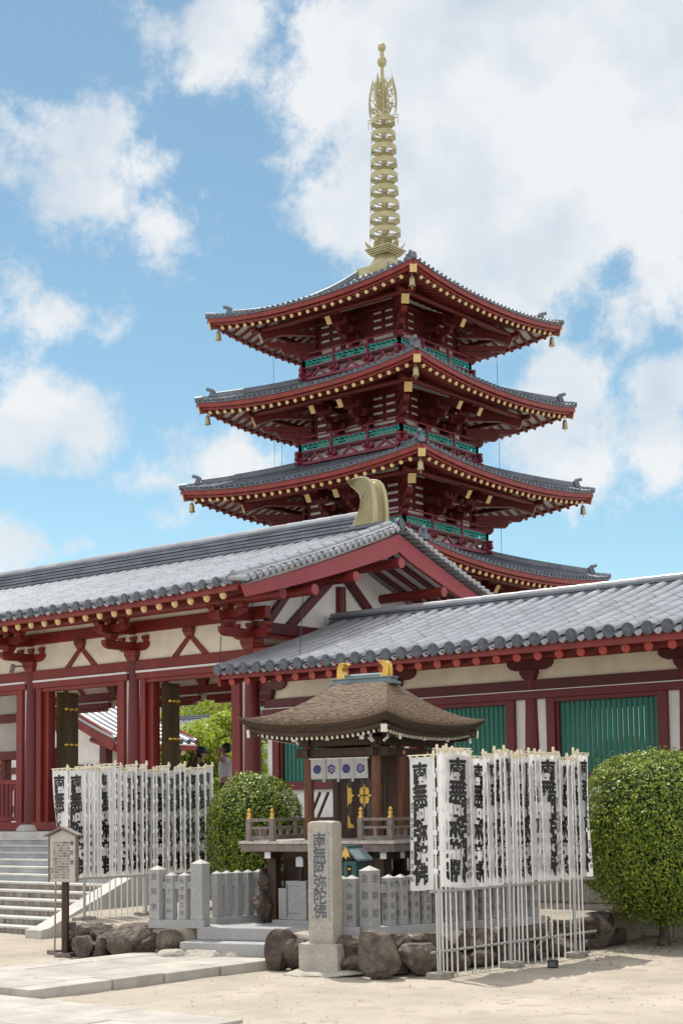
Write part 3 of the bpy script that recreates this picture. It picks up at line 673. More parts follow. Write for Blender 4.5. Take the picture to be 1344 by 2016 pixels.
#        eave half, corner z, rail half, rail top z, tail rafter lines
TI = [(6.00, 24.66, 2.78, 22.95), (6.37, 20.64, 2.95, 18.93), (6.90, 16.52, 3.22, 14.78), (7.35, 12.40, 3.50, 10.65), (7.8, 8.3, 3.8, 6.5)]
def rot4(k):
    c, s = [(1, 0), (0, 1), (-1, 0), (0, -1)][k]
    return lambda x, y, z: (PX_+c*x-s*y, PYc+s*x+c*y, z)      # local side faces -Y at y=-a
def sag(t): return -.50*(1-min(1., abs(t))**2.2)
raf_n = 0; rest = MB(); restcap = MB()
for ti, (A, E_, R, RT) in enumerate(TI):
    if ti == 0: TP, TZ = .80, 26.85
    else: TP, TZ = TI[ti-1][2]-.28, TI[ti-1][3]-1.32
    B = R-.52
    def rz(v, t, A=A, E_=E_, TZ=TZ, ti=ti): return E_+sag(t)*(1-v)**1.5+(TZ-E_+0*t)*((max(v, 0)**2.4) if ti == 0 else (.60*v+.40*v*v))
    tm, en, sh, fasm, sofm = MB(), MB(), MB(), MB(), MB(); hips = []
    nrow = int(A/.31)
    for side in range(4):
        tf = rot4(side)
        # sheet
        nx, ny = 16, 6
        vs = []
        for j in range(ny+1):
            v = j/ny; h = A+(TP-A)*v
            for i in range(nx+1): t = -1+2*i/nx; vs.append(tf(t*h, -h, rz(v, t)-.03))
        sh.add(vs, [(j*(nx+1)+i, j*(nx+1)+i+1, (j+1)*(nx+1)+i+1, (j+1)*(nx+1)+i) for j in range(ny) for i in range(nx)])
        for k in range(-nrow, nrow+1):
            x = k*.31
            ve = min(1., (A-abs(x))/(A-TP)) if abs(x) > TP else 1.
            if ve < .02: continue
            ns = max(1, int(8*ve)); pts = []
            for i in range(ns+1):
                v = ve*i/ns; h = A+(TP-A)*v; pts.append(tf(x, -h, rz(v, x/h)+.02))
            tm.tube(pts, .085, 5, False, 0, pi)
            p = rz(0, x/A)
            m = MB(); m.tube([(x, -A-.03, p+.025), (x, -A+.06, p+.035)], .095, 9); en.merge(m, lambda q: tf(*q))
            if k < nrow: m = MB(); xm = x+.155; pm = rz(0, xm/A); m.bar((x+.06, -A-.01, pm-.035), (x+.25, -A-.01, pm-.035), .04, .035); tm.merge(m, lambda q: tf(*q))
        # fascia: two boards
        n = 20
        for i in range(n):
            ta, tb = -1+2*i/n, -1+2*(i+1)/n
            for off, dz, hh, ww in ((.06, -.17, .20, .10), (.20, -.345, .10, .16)):
                h = A-off; m = MB(); m.bar((ta*h, -h, rz(0, ta)+dz), (tb*h, -h, rz(0, tb)+dz), ww, hh); fasm.merge(m, lambda q: tf(*q))
        # soffit
        ny = 4; vs = []
        for j in range(ny+1):
            v = j/ny; h = A-.15+(B-A+.15)*v
            for i in range(nx+1): t = -1+2*i/nx; vs.append(tf(t*h, -h, rz(0, t)*(1-v)+(E_-.45)*v+v*(A-B)*.30-.28))
        sofm.add(vs, [(j*(nx+1)+i, (j+1)*(nx+1)+i, (j+1)*(nx+1)+i+1, j*(nx+1)+i+1) for j in range(ny) for i in range(nx)])
        # rafters with gold caps
        sp = .47; nr = int((A-.5)/sp)
        for k in range(-nr, nr+1):
            x = k*sp
            za = rz(0, x/A)-.47; yin = max(B, abs(x)+.05)
            zs = lambda y: za+(A-.28-y)*.30+(E_-.45+.5-rz(0, x/A)-.05*0)*0
            vv = (A-.15-yin)/(A-.15-B); zin = (rz(0, x/yin if yin > abs(x) else 1)*(1-vv)+(E_-.45)*vv+vv*(A-B)*.30-.28)-.14
            r = MB(); r.tube([(x, -(A-.26), za), (x, -yin, zin)], .078, 8)
            c = MB(); d = (Vector((x, -(A-.26), za))-Vector((x, -yin, zin))).normalized(); e = Vector((x, -(A-.26), za))
            c.tube([tuple(e-d*.01), tuple(e+d*.05)], .088, 10)
            vis = side in (0, 1) and ti < 4
            r2, c2 = MB(), MB(); r2.merge(r, lambda q: tf(*q)); c2.merge(c if side in (0, 1) else MB(), lambda q: tf(*q))
            if vis and raf_n < 98 and ti < 2:
                o = build('rafter', r2, PRED, pg, smooth=True); build('rafter_cap', c2, GOLD, o); raf_n += 1
            else: rest.merge(r2); restcap.merge(c2)
        # purlin and struts
        m = MB(); zp = E_-.45-.36+(A-4.2*A/6.0)*.30
        hp = A*.70; zp = E_-.72+(A-hp)*.12-.10
        m.tube([(-hp-.5, -hp, zp+.0), (hp+.5, -hp, zp+.0)], .12, 10); q = MB(); q.merge(m, lambda q_: tf(*q_)); build('purlin', q, PRED, pg, smooth=True)
        # tail rafters with gold plates at the inner column lines
        for cx in ((0,) if ti == 0 else (-.8, .8)):
            q, gq = MB(), MB()
            hx = cx*1.0
            q.bar((hx, -(hp+.12), zp-.42), (hx, -(B-.2), zp+.55), .24, .34)
            q.bar((hx, -(hp-.02), zp-.14), (hx, -(B-.2), zp-.14), .22, .16)
            q.bar((hx-.5, -hp, zp-.15), (hx+.5, -hp, zp-.15), .15, .14)
            for s in range(3):
                L = .50+s*.46; zz = RT-.02+s*.30
                arm(q, (hx, -(B+L/2-.1), zz), (0, 1, 0), L+.25, .22, .25)
                arm(q, (hx, -(B+L-.15), zz+.24), (1, 0, 0), .86, .15, .19)
                for dx in (-.34, 0, .34): q.cbox(hx+dx, -(B+L-.15), zz+.245, .2, .2, .1, taper=.02)
            q.bar((hx, -B-.02, RT-1.2), (hx, -B-.02, zp+.1), .26, .1)
            gq.bar((hx, -(hp+.125), zp-.425), (hx, -(hp+.15), zp-.44), .27, .38)
            q2, g2 = MB(), MB(); q2.merge(q, lambda q_: tf(*q_)); g2.merge(gq, lambda q_: tf(*q_))
            o = build('bracket_set', q2, DRED, pg); build('gold_plate', g2, GOLD, o)
        # wall of the storey: white with dark beams
        q = MB(); q.box(-B, B, -B, -B+.1, RT-1.5, E_+.3); q2 = MB(); q2.merge(q, lambda q_: tf(*q_)); build('wall_panel', q2, WHITE, pg)
        q = MB(); z = RT-1.0
        q.box(-B-.1, B+.1, -B-.07, -B, RT-.25, RT-.02)
        q.box(-B*.40, B*.40, -B-.05, -B, RT+.30, RT+1.7)
        for z, h_ in ((RT+.26, .22), (RT+.62, .20), (RT+.96, .20), (RT+1.30, .4)): q.box(-B-.3, B+.3, -B-.10, -B, z, z+h_)
        for s in (-1, 1): q.bar((s*B*.68, -B-.02, RT+.2), (s*B*.68, -B-.02, RT+1.5), .16, .1)
        for cx in (-B, -B*.36, B*.36, B): q.box(cx-.13, cx+.13, -B-.09, -B, RT-1.4, RT+1.5)
        q2 = MB(); q2.merge(q, lambda q_: tf(*q_)); build('wall_beams', q2, DRED, pg)
        # ceiling strips between the steps of the brackets
        q = MB()
        for s in range(2): h1 = B+.15+s*.55; q.box(-h1, h1, -h1-.3, -h1, RT+.52+s*.3, RT+.55+s*.3)
        q2 = MB(); q2.merge(q, lambda q_: tf(*q_)); None
        # balcony railing
        rl, tl_, un, wh = MB(), MB(), MB(), MB()
        ex = .28
        rl.tube([(-R-ex, -R, RT), (R+ex, -R, RT)], .045, 8)
        rl.bar((-R-ex, -R, RT-.27), (R+ex, -R, RT-.27), .07, .07); rl.bar((-R-ex, -R, RT-.71), (R+ex, -R, RT-.71), .16, .12)
        PXS = [-R, -R*.36, R*.36, R]
        for x in PXS: rl.cbox(x, -R, RT-.85, .11, .11, .9)
        for xa, xb in zip(PXS[:-1], PXS[1:]):
            z0, z1 = RT-.64, RT-.31; n = max(3, int((xb-xa-.12)/.27)); w_ = (xb-xa-.12)/n; g = .032
            for i in range(n):
                x = xa+.06+i*w_; zm = (z0+z1)/2
                for (a, b_) in (((x, z1-g), (x+w_*.62, z1-g)), ((x+w_*.62, z1-g), (x+w_*.62, zm)), ((x+w_*.25, zm), (x+w_*.95, zm)), ((x+w_*.25, zm), (x+w_*.25, z0+g)), ((x+w_*.25, z0+g), (x+w_*.98, z0+g))):
                    tl_.bar((a[0], -R, a[1]), (b_[0], -R, b_[1]), .03, .052, ext=.024)
        un.bar((-R-.35, -R+.02, RT-1.22), (R+.35, -R+.02, RT-1.22), .2, .13)
        for x in PXS:
            un.cbox(x, -R, RT-1.16, .26, .22, .08); arm(un, (x, -R, RT-.93), (1, 0, 0), .62, .14, .15); arm(un, (x, -R+.1, RT-.94), (0, 1, 0), .75, .12, .13)
            for dx in (-.22, 0, .22): un.cbox(x+dx, -R, RT-.925, .14, .14, .12, taper=.02)
        for xa, xb in zip(PXS[:-1], PXS[1:]):
            c = (xa+xb)/2
            for s in (-1, 1): un.bar((c, -R, RT-.88), (c+s*.42, -R, RT-1.14), .09, .1)
            un.cbox(c, -R, RT-.90, .16, .12, .16)
        wh.box(-R+.35, R-.35, -R+.35, -R+.42, RT-1.7, RT-.74)
        q2 = MB(); q2.merge(rl, lambda q_: tf(*q_)); o = build('balcony_railing', q2, RAIL, pg)
        q2 = MB(); q2.merge(tl_, lambda q_: tf(*q_)); build('teal_lattice', q2, TEAL, o)
        q2 = MB(); q2.merge(un, lambda q_: tf(*q_)); build('balcony_brackets', q2, RAIL, o)
        q2 = MB(); q2.merge(wh, lambda q_: tf(*q_)); build('lower_wall', q2, WHITE, o)
        if ti == 0 and side in (0, 1, 3, 2):
            q = MB(); x = -R+.1
            while x < R: q.tube([(x, -R+.02, RT-.3), (x, -R+.02, RT+1.25)], .008, 4, False); x += .13
            q.tube([(-R, -R+.02, RT+1.25), (R, -R+.02, RT+1.25)], .03, 5)
            q2 = MB(); q2.merge(q, lambda q_: tf(*q_)); build('safety_bars', q2, PURP, o)
        # hip: ridge, corner rafter, plates, bell  (corner at +x,-y of this side)
        def hp_(v, dz): h = A+(TP-A)*v; return (h, -h, rz(v, 1)+dz)
        pts = [hp_(.0+.14*0, 0)]
        m = MB()
        for i in range(8):
            a, b_ = hp_(.17+.83*i/8, .17), hp_(.17+.83*(i+1)/8, .17)
            m.bar(a, b_, .22, .17)
            m.tube([(a[0], a[1], a[2]+.08), (b_[0], b_[1], b_[2]+.08)], .1, 6, True, 0, pi)
        a, b_ = hp_(.02, .05), hp_(.18, .05); m.bar(a, b_, .22, .14); m.tube([(a[0], a[1], a[2]+.06), (b_[0], b_[1], b_[2]+.06)], .09, 7)
        e = hp_(.155, 0); dd = Vector((1, -1, 0)).normalized()
        m.bar((e[0]-.02, e[1]+.02, e[2]+.22), (e[0]+.12, e[1]-.12, e[2]+.30), .34, .34); m.tube([(e[0]+.02, e[1]-.02, e[2]+.42), (e[0]+.24, e[1]-.24, e[2]+.50)], .085, 8)
        e0 = hp_(-.005, .08); m.tube([e0, hp_(.06, .09)], .13, 10)
        if ti < 4: m.lathe((e[0]+.12, e[1]-.12), [(.10, e[2]+.1), (.13, e[2]+.5), (.06, e[2]+.62), (.12, e[2]+.74), (.10, e[2]+.86), (.02, e[2]+.92)], 8) if False else None
        q2 = MB(); q2.merge(m, lambda q_: tf(*q_)); hips.append(q2)
        m = MB(); gp = MB(); zc = E_-.42
        m.bar((A-.12, -(A-.12), zc), (B, -B, zc+.75), .24, .30)
        m.bar((A*.70, -A*.70, zp-.32), (B, -B, zp+.55), .30, .38); m.bar((A*.70, -A*.70, zp-.10), (B, -B, zp-.10), .26, .2)
        for s in range(3): arm(m, (B+.35+s*.3, -(B+.35+s*.3), RT-.05+s*.30), (.7071, -.7071, 0), 1.1+s*.6, .24, .27)
        gp.bar((A-.13, -(A-.13), zc-.01), (A-.10, -(A-.10), zc-.02), .30, .34); gp2 = MB(); gp2.bar((A*.70-.01, -A*.70+.01, zp-.33), (A*.70+.02, -A*.70-.02, zp-.345), .34, .42)
        q2 = MB(); q2.merge(m, lambda q_: tf(*q_)); o = build('corner_rafter', q2, PRED, pg)
        for g_ in (gp, gp2): q2 = MB(); q2.merge(g_, lambda q_: tf(*q_)); build('gold_plate', q2, GOLD, o)
        m = MB(); bx = A-.40; z0 = zc-.12
        m.tube([(bx, -bx, z0+.1), (bx, -bx, z0-.10)], .02, 5); m.lathe((bx, -bx), [(.03, z0-.10), (.085, z0-.15), (.115, z0-.28), (.125, z0-.46), (.16, z0-.54), (.13, z0-.545)], 10)
        m.tube([(bx, -bx, z0-.5), (bx, -bx, z0-.68)], .018, 4)
        q2 = MB(); q2.merge(m, lambda q_: tf(*q_)); build('wind_bell', q2, PATINA, pg, smooth=True)
    ro = build('roof', sh, TILED, pg, smooth=True)
    build('round_tiles', tm, TILE2, ro, smooth=True); struct(build('eave_tile_ends', en, TILED, ro), 'stuff')
    for q2 in hips: build('hip_ridge', q2, TILE2, ro)
    build('eave_boards', fasm, RED, pg); build('soffit', sofm, WHITE, pg)
    fl = MB(); fl.box(PX_-R-.1, PX_+R+.1, PYc-R-.1, PYc+R+.1, RT-.76, RT-.71); build('balcony_floor', fl, PURP, pg)
    co = MB(); co.box(PX_-B+.12, PX_+B-.12, PYc-B+.12, PYc+B-.12, RT-2.6, E_+.2); build('core_wall', co, WHITE, pg)
o = build('far_rafters', rest, PRED, pg, smooth=True); o['kind'] = 'stuff'; o = build('far_rafter_caps', restcap, GOLD, pg); o['kind'] = 'stuff'
m = MB(); m.box(PX_-4.4, PX_+4.4, PYc-4.4, PYc+4.4, .0, 1.6); build('stone_base', m, GRANW, pg)
m = MB(); m.box(PX_-3.2, PX_+3.2, PYc-3.2, PYc+3.2, 1.6, 7.2); build('ground_storey', m, WHITE, pg)
# spire
c = (PX_, PYc)
sp = MB(); sp.cbox(*c, 26.7, 2.0, 2.0, .42); sp.lathe(c, [(.80, 27.12), (.78, 27.3), (.62, 27.55), (.5, 27.72), (.46, 27.80)], 24)
o_sp = build('spire', sp, PATINA, pg, smooth=True)
s2 = MB()
for k, (s_, z) in enumerate(((1.05, 27.80), (1.2, 27.88), (1.3, 27.96), (1.4, 28.04))): s2.cbox(*c, z, s_, s_, .074)
for k in range(8):
    a = k*pi/4+pi/4; L = .95 if k % 2 == 0 else .72
    d = Vector((cos(a), sin(a), 0)); pts = [Vector((*c, 28.08))+d*(L*.72), Vector((*c, 28.22))+d*(L*.84), Vector((*c, 28.37))+d*(L*.98), Vector((*c, 28.52))+d*(L*1.03)]
    pass
    sd = Vector((-d.y, d.x, 0))
    wv = (.20, .22, .13, .02)
    vs = [tuple(p+sd*wv[i]*s) for i, p in enumerate(pts) for s in (-1, 1)]+[tuple(p+sd*wv[i]*s-d*.05) for i, p in enumerate(pts) for s in (-1, 1)]
    s2.add(vs, [(0, 1, 3, 2), (2, 3, 5, 4), (4, 5, 7, 6), (8, 10, 11, 9), (10, 12, 13, 11), (12, 14, 15, 13), (0, 2, 10, 8), (2, 4, 12, 10), (4, 6, 14, 12), (1, 9, 11, 3), (3, 11, 13, 5), (5, 13, 15, 7)])
build('petal_crown', s2, PATINA, o_sp)
s3 = MB(); s3.lathe(c, [(.20, 28.1), (.17, 29.2), (.135, 31), (.11, 34.6), (.085, 36.8), (.08, 37.15), (.20, 37.28), (.235, 37.42), (.20, 37.56), (.10, 37.68), (.09, 37.95), (.17, 38.02), (.20, 38.13), (.18, 38.25), (.12, 38.33)], 16)
build('spire_shaft', s3, PATINA, o_sp, smooth=True)
for k in range(9):
    z = 28.93+k*(34.42-28.93)/8; r = .74-(.74-.565)*k/8; q = MB()
    n = 28; vs = []
    for rr, zz in ((r, z-.12), (r, z+.13), (r-.04, z+.13), (r-.05, z-.12)):
        for i in range(n): a = 2*pi*i/n; vs.append((c[0]+rr*cos(a), c[1]+rr*sin(a), zz))
    q.add(vs, [(j*n+i, j*n+(i+1) % n, ((j+1) % 4)*n+(i+1) % n, ((j+1) % 4)*n+i) for j in range(4) for i in range(n)])
    q.lathe(c, [(.175-.008*k, z-.13), (.175-.008*k, z+.10)], 14)
    for i in range(6):
        a = pi/8+i*pi/3; d = (cos(a), sin(a)); q.bar((c[0]+d[0]*.2, c[1]+d[1]*.2, z-.08), (c[0]+d[0]*(r-.03), c[1]+d[1]*(r-.03), z-.08), .04, .05)
        if 1: q.tube([(c[0]+d[0]*r, c[1]+d[1]*r, z-.12), (c[0]+d[0]*r, c[1]+d[1]*r, z-.30)], .025, 5)
    for i in range(40):
        a = 2*pi*i/40; q.bar((c[0]+cos(a)*(r*.42), c[1]+sin(a)*(r*.42), z-.11), (c[0]+cos(a+.07)*(r*.42), c[1]+sin(a+.07)*(r*.42), z-.11), .02, .03) if False else None
    build('spire_ring', q, PATINA, o_sp, smooth=True)
q = MB(); rnd = random.Random(9)
for k in range(4):
    a0 = k*pi/2+radians(12)
    d = Vector((cos(a0), sin(a0), 0))
    for i in range(60):
        t = rnd.random(); z = 34.75+t*1.55; r_ = .06+rnd.random()*.54*(1-t*.3)
        p = Vector((*c, z))+d*r_; pts = [p]; ang = rnd.uniform(-.6, 1.0)
        for s in range(5): ang += rnd.uniform(-.45, .6)*(1 if i % 2 else -1)*.8; p = p+d*(sin(ang)*.075)+Vector((0, 0, cos(ang)*.085)); pts.append(p)
        q.tube(pts, [.024, .026, .024, .02, .013, .005], 5)
    for i in range(20):
        t = i/19; z = 34.72+t*1.65; r_ = .38+.42*sin(pi*min(1, .32+t*.62))**.7
        p = Vector((*c, z))+d*(r_*.82); pts = [p, p+d*.07+Vector((0, 0, .09)), p+d*.085+Vector((0, 0, .20)), p+d*.06+Vector((0, 0, .34))]
        q.tube(pts, [.028, .026, .018, .004], 5)
    a1, b1 = Vector((*c, 34.66))+d*.15, Vector((*c, 34.66))+d*.78
    q.bar(a1, b1, .03, .025); q.bar(a1+Vector((0, 0, -.2)), b1+Vector((0, 0, -.17)), .03, .025); q.bar(b1, b1+Vector((0, 0, -.5)), .022, .022)
    for i in range(4): p = a1+d*(.1+i*.13)-Vector((0, 0, .1)); q.tube([p+d*.05*cos(x)+Vector((0, 0, .05*sin(x))) for x in (0, 1, 2, 3, 4, 5, 6)], .012, 4)
build('openwork_flame', q, PATINA, o_sp)
# lightning cables
m = MB()
for (x, y, z0, z1) in ((-5.2, -2.2, 16.9, 23.6), (3.9, 3.4, 8, 23.6), (-5.6, -1.2, 12.6, 19.8)): m.tube([(PX_+x, PYc+y, z0), (PX_+x, PYc+y, z1)], .012, 4)
build('lightning_cable', m, WIRE, pg)
# ------------------------------------------------------------------ shrine
RZ = radians(8)
def UW(o, u, w, z=0.): return (o[0]+u*cos(RZ)-w*sin(RZ), o[1]+u*sin(RZ)+w*cos(RZ), z)
# local frame: x along the front (towards right-near), y into depth. origin: near right front column
SO = (-11.384, 14.70)
shr = thing('wooden_shrine', 'small dark wooden shrine with brown bark roof, gold fittings and raised railed deck', 'shrine', (SO[0], SO[1], 0), RZ)
FW, DP = .97, 1.9          # front width, depth of the body
DZ = 1.41                  # deck height
# posts
def rpost(x, y, z0, z1, r, m=WOODR):
    c = MB(); c.lathe((x, y), [(r, z0), (r, z1)], 14); return build('post', c, m, shr, smooth=True)
for x, y in ((0, 0), (-FW, 0), (0, .62), (0, 1.25), (0, DP), (-FW, DP)): rpost(x, y, .45, 2.62, .062 if y in (0,) else .055)
for x in (-.78, -.22, -.92): rpost(x, .62, DZ, 2.5, .045, WOOD)
# beams
b = MB()
b.box(-FW-.17, .17, -.045, .045, 2.425, 2.535); b.box(-.045, .045, -.17, DP+.1, 2.425, 2.535-.003); b.box(-FW-.045, -FW+.045, -.1, DP+.1, 2.425, 2.532)
b.box(-FW-.1, .1, -.06, .06, 2.56, 2.66); b.box(-.06, .06, -.1, DP+.1, 2.561, 2.658); b.box(-FW-.06, -FW+.06, -.1, DP+.1, 2.561, 2.657)
b.box(-FW-.1, .1, DP-.05, DP+.05, 2.43, 2.53)
build('head_beam', b, WOOD, shr, bevel=.008)
for x, y, n in ((0, 0, (0, -1)), (-FW, 0, (0, -1)), (0, 0, (1, 0)), (0, .62, (1, 0)), (0, 1.25, (1, 0))):
    g = MB(); t = MB(); t.lathe((0, 0), [(.034, 0), (.030, .012), (.014, .014), (.012, .024)], 6)
    base = .046
    if n == (0, -1): g.merge(t, lambda p: (x+p[0]+(.0 if x else 0), y-base-p[2], 2.48+p[1]))
    else: g.merge(t, lambda p: (x+base+p[2], y+p[0], 2.48+p[1]))
    build('gold_boss', g, GLEAF, shr)
# walls (side boards and inner cella with doors)
b = MB()
for i in range(10): y = .64+i*.125; b.box(-.02, .015, y, y+.12, DZ+.05, 2.43) if i < 10 else None
build('side_wall', b, WOODR, shr, bevel=.003)
b = MB(); b.box(-FW+.02, -.75, .60, .66, DZ, 2.43); b.box(-.25, 0, .60, .66, DZ, 2.43); b.box(-FW+.02, 0, .59, .67, 2.22, 2.43); b.box(-FW, 0, DP-.03, DP+.03, DZ, 2.43); b.box(-FW-.02, -FW+.02, .6, DP, DZ, 2.43)
build('inner_wall', b, WOOD, shr)
b = MB(); b.box(-.75, -.505, .575, .60, DZ+.12, 2.22); b.box(-.495, -.25, .575, .60, DZ+.12, 2.22); b.box(-.78, -.22, .55, .60, DZ, DZ+.12)
dr = build('shrine_doors', b, mat('door_lacquer', (.035, .012, .009), .35, coat=.3), shr, bevel=.004)
def lozenge(cx, cz, wv, hv, half=0):
    P = []
    n = 40
    for i in range(n):
        a = 2*pi*i/n; r = 1+.16*cos(4*a*2)+.08*cos(a*12)
        x = wv*abs(cos(a))**1.3*(1 if cos(a) > 0 else -1)*r; z = hv*abs(sin(a))**1.3*(1 if sin(a) > 0 else -1)*r*.9
        if half == 1: x = max(0, x)
        if half == -1: x = min(0, x)
        P.append((cx+x, cz+z))
    return P
g = MB(); g.prism(lozenge(-.50, 1.95, .085, .14), .560, .574); g.prism(lozenge(-.75, 1.95, .085, .14, 1), .561, .573)
g.prism([(-.75, 1.54), (-.65, 1.54), (-.67, 1.58), (-.71, 1.60), (-.715, 1.66), (-.75, 1.71)], .561, .573); g.prism([(-.25, 1.54), (-.35, 1.54), (-.33, 1.58), (-.29, 1.60), (-.285, 1.66), (-.25, 1.71)], .561, .573)
build('gold_door_fitting', g, GLEAF, dr)
g = MB(); g.box(-.505, -.495, .552, .560, 1.86, 2.04); g.bar((-.55, .55, 1.95), (-.45, .55, 1.95), .016, .016); build('door_latch', g, MATS['bronze_door'], dr)
# deck
DX0, DX1, DY0, DY1 = -FW-.62, .60, -.66, DP+.6
b = MB(); rnd = random.Random(4)
x = DX0
while x < DX1-.02: e = min(x+.115, DX1); b.box(x+.003, e-.003, DY0, DY1, DZ-.035, DZ+rnd.uniform(-.003, .003)); x = e
dk = build('deck', b, WOODW, shr)
b = MB(); b.box(DX0+.02, DX1-.02, DY0+.02, DY0+.09, DZ-.13, DZ-.037); b.box(DX1-.09, DX1-.02, DY0+.09, DY1, DZ-.13, DZ-.037); b.box(DX0+.02, DX0+.09, DY0+.09, DY1, DZ-.13, DZ-.037)
build('deck_beam', b, WOODG, dk, bevel=.006)
b = MB()
for x in (-FW-.25, -FW*.5, 0.05, .4): b.box(x-.045, x+.045, DY0+.10, DY1, DZ-.22, DZ-.132)
for y in (-.3, .4, 1.0, 1.6): b.box(DX0+.1, DX1-.1, y-.045, y+.045, DZ-.219, DZ-.135)
b.box(-FW-.3, .25, -.1, DP+.1, .42, .95)
for x in (-FW-.3, -FW*.5, .25):
    for y in (-.35, .5, 1.4): b.box(x-.06, x+.06, y-.06, y+.06, .42, DZ-.2)
b.box(-FW-.3, .25, -.14, -.10, .42, DZ-.2)
build('understructure', b, WOOD, shr)
b = MB()
for x in (-FW-.25, -FW*.5, 0.05, .4): b.box(x-.04, x+.04, DY0+.085, DY0+.10, DZ-.212, DZ-.136)
for y in (-.3, .4, 1.0, 1.6): b.box(DX1-.1, DX1-.085, y-.04, y+.04, DZ-.212, DZ-.136)
build('white_beam_end', b, WHITE, shr)
b = MB(); b.box(-FW-.4, .35, -.2, DP+.3, .36, .46); build('plinth_stone', b, GRAND, shr, bevel=.01)
# railing of the deck
def newel(x, y, par):
    n = MB(); n.cbox(x, y, DZ, .068, .068, .27); o = build('railing_post', n, WOODG, par, bevel=.004)
    g = MB(); g.lathe((x, y), [(.037, DZ+.265), (.037, DZ+.285), (.024, DZ+.292), (.022, DZ+.31), (.032, DZ+.32), (.032, DZ+.335), (.015, DZ+.348), (.022, DZ+.358), (.026, DZ+.37), (.016, DZ+.388), (.003, DZ+.40)], 12); build('gold_finial', g, GLEAF, o, smooth=True)
def rail(name, p, q):
    par = shr; d = Vector((q[0]-p[0], q[1]-p[1], 0)); L = d.length; d.normalize(); b = MB()
    b.bar((p[0], p[1], DZ+.25), (q[0], q[1], DZ+.25), .045, .035); b.bar((p[0], p[1], DZ+.155), (q[0], q[1], DZ+.155), .035, .03); b.bar((p[0], p[1], DZ+.035), (q[0], q[1], DZ+.035), .05, .045)
    n = max(1, int(L/.17))
    for i in range(1, n):
        a = (p[0]+d.x*L*i/n, p[1]+d.y*L*i/n); b.cbox(a[0], a[1], DZ+.05, .038, .038, .09)
        if i % 3 == 0: b.cbox(a[0], a[1], DZ+.16, .045, .045, .08)
    build('railing', b, WOODG, par, bevel=.003)
yr = DY0+.10; xr = DX1-.10; xl = DX0+.10
for x, y in ((xr, yr), (xr-.40, yr), (xl, yr), (xl+.34, yr), (xr, DY1-.1), (xl, DY1-.1)): newel(x, y, shr)
rail('r', (xr-.40, yr), (xr, yr)); rail('r', (xl, yr), (xl+.34, yr)); rail('r', (xr, yr), (xr, DY1-.1)); rail('r', (xl, yr), (xl, DY1-.1))
# eaves: rafters with white ends
CXs, CYs = -FW/2-.08, DP/2-.22    # roof centre
HX, HY = 1.06, 1.33
ZE = 2.80
def eh(t): return .12*abs(t)**2.6          # upturn of the corners
b, wb = MB(), MB()
n = 26
for i in range(n+1):
    t = -1+2*i/n
    for sg in (-1, 1):
        x = CXs+t*(HX-.12); y = CYs+sg*(HY-.16); z = ZE-.155+eh(t)*.75
        b.bar((x, y, z), (x, CYs+sg*(HY-.75), ZE-.05), .030, .036); wb.bar((x, y, z), (x, y+sg*.012, z-.003), .031, .037)
n = 34
for i in range(n+1):
    t = -1+2*i/n
    for sg in (-1, 1):
        y = CYs+t*(HY-.14); x = CXs+sg*(HX-.15); z = ZE-.155+eh(t)*.75
        b.bar((x, y, z), (CXs+sg*(HX-.65), y, ZE-.05), .030, .036); wb.bar((x, y, z), (x+sg*.012, y, z-.003), .031, .037)
for s in (-1, 1):
    for q in (-1, 1):
        b.bar((CXs+s*(HX-.1), CYs+q*(HY-.1), ZE-.07), (CXs+s*.45, CYs+q*.7, ZE-.06), .07, .09); wb.bar((CXs+s*(HX-.1), CYs+q*(HY-.1), ZE-.07), (CXs+s*(HX-.085), CYs+q*(HY-.085), ZE-.072), .075, .095)
rf = build('eave_rafters', b, WOOD, shr); struct(build('white_rafter_ends', wb, CREAM, rf), 'stuff')
b = MB()
for sg in (-1, 1):
    for i in range(16):
        ta, tb = -1+i/8, -1+(i+1)/8
        b.bar((CXs+ta*(HX-.1), CYs+sg*(HY-.11), ZE-.115+eh(ta)*.8), (CXs+tb*(HX-.1), CYs+sg*(HY-.11), ZE-.115+eh(tb)*.8), .05, .045)
        b.bar((CXs+sg*(HX-.11), CYs+ta*(HY-.1), ZE-.115+eh(ta)*.8), (CXs+sg*(HX-.11), CYs+tb*(HY-.1), ZE-.115+eh(tb)*.8), .05, .045)
b.box(CXs-.58, CXs+.58, CYs-.8, CYs+.8, ZE-.12, ZE-.0)
build('eave_lath', b, WOOD, shr)
# small brackets with white ends
for x, y, n in [(-FW, 0, (0, -1)), (-FW*.5, 0, (0, -1)), (0, 0, (0, -1)), (0, 0, (1, 0)), (0, .62, (1, 0)), (0, 1.25, (1, 0)), (0, DP, (1, 0))]:
    t = (abs(n[1]), abs(n[0]), 0); b, wb = MB(), MB()
    arm(b, (x, y, 2.72), t, .38, .05, .07); arm(b, (x+n[0]*.13, y+n[1]*.13, 2.71), (n[0], n[1], 0), .40, .05, .07)
    q = (x+n[0]*.335, y+n[1]*.335); wb.bar((q[0], q[1], 2.665), (q[0]+n[0]*.01, q[1]+n[1]*.01, 2.665), .058, .10)
    for s in (-1, 1): wb.bar((x+t[0]*s*.19+n[0]*.03, y+t[1]*s*.19+n[1]*.03, 2.67), (x+t[0]*s*.205+n[0]*.03, y+t[1]*s*.205+n[1]*.03, 2.67), .055, .05); wb.bar((x+t[0]*s*.19, y+t[1]*s*.19, 2.66), (x+t[0]*s*.12+n[0]*.03, y+t[1]*s*.12+n[1]*.03, 2.60), .04, .03)
    build('white_bracket_end', wb, WHITE, build('bracket_set', b, WOOD, shr))
wb = MB()
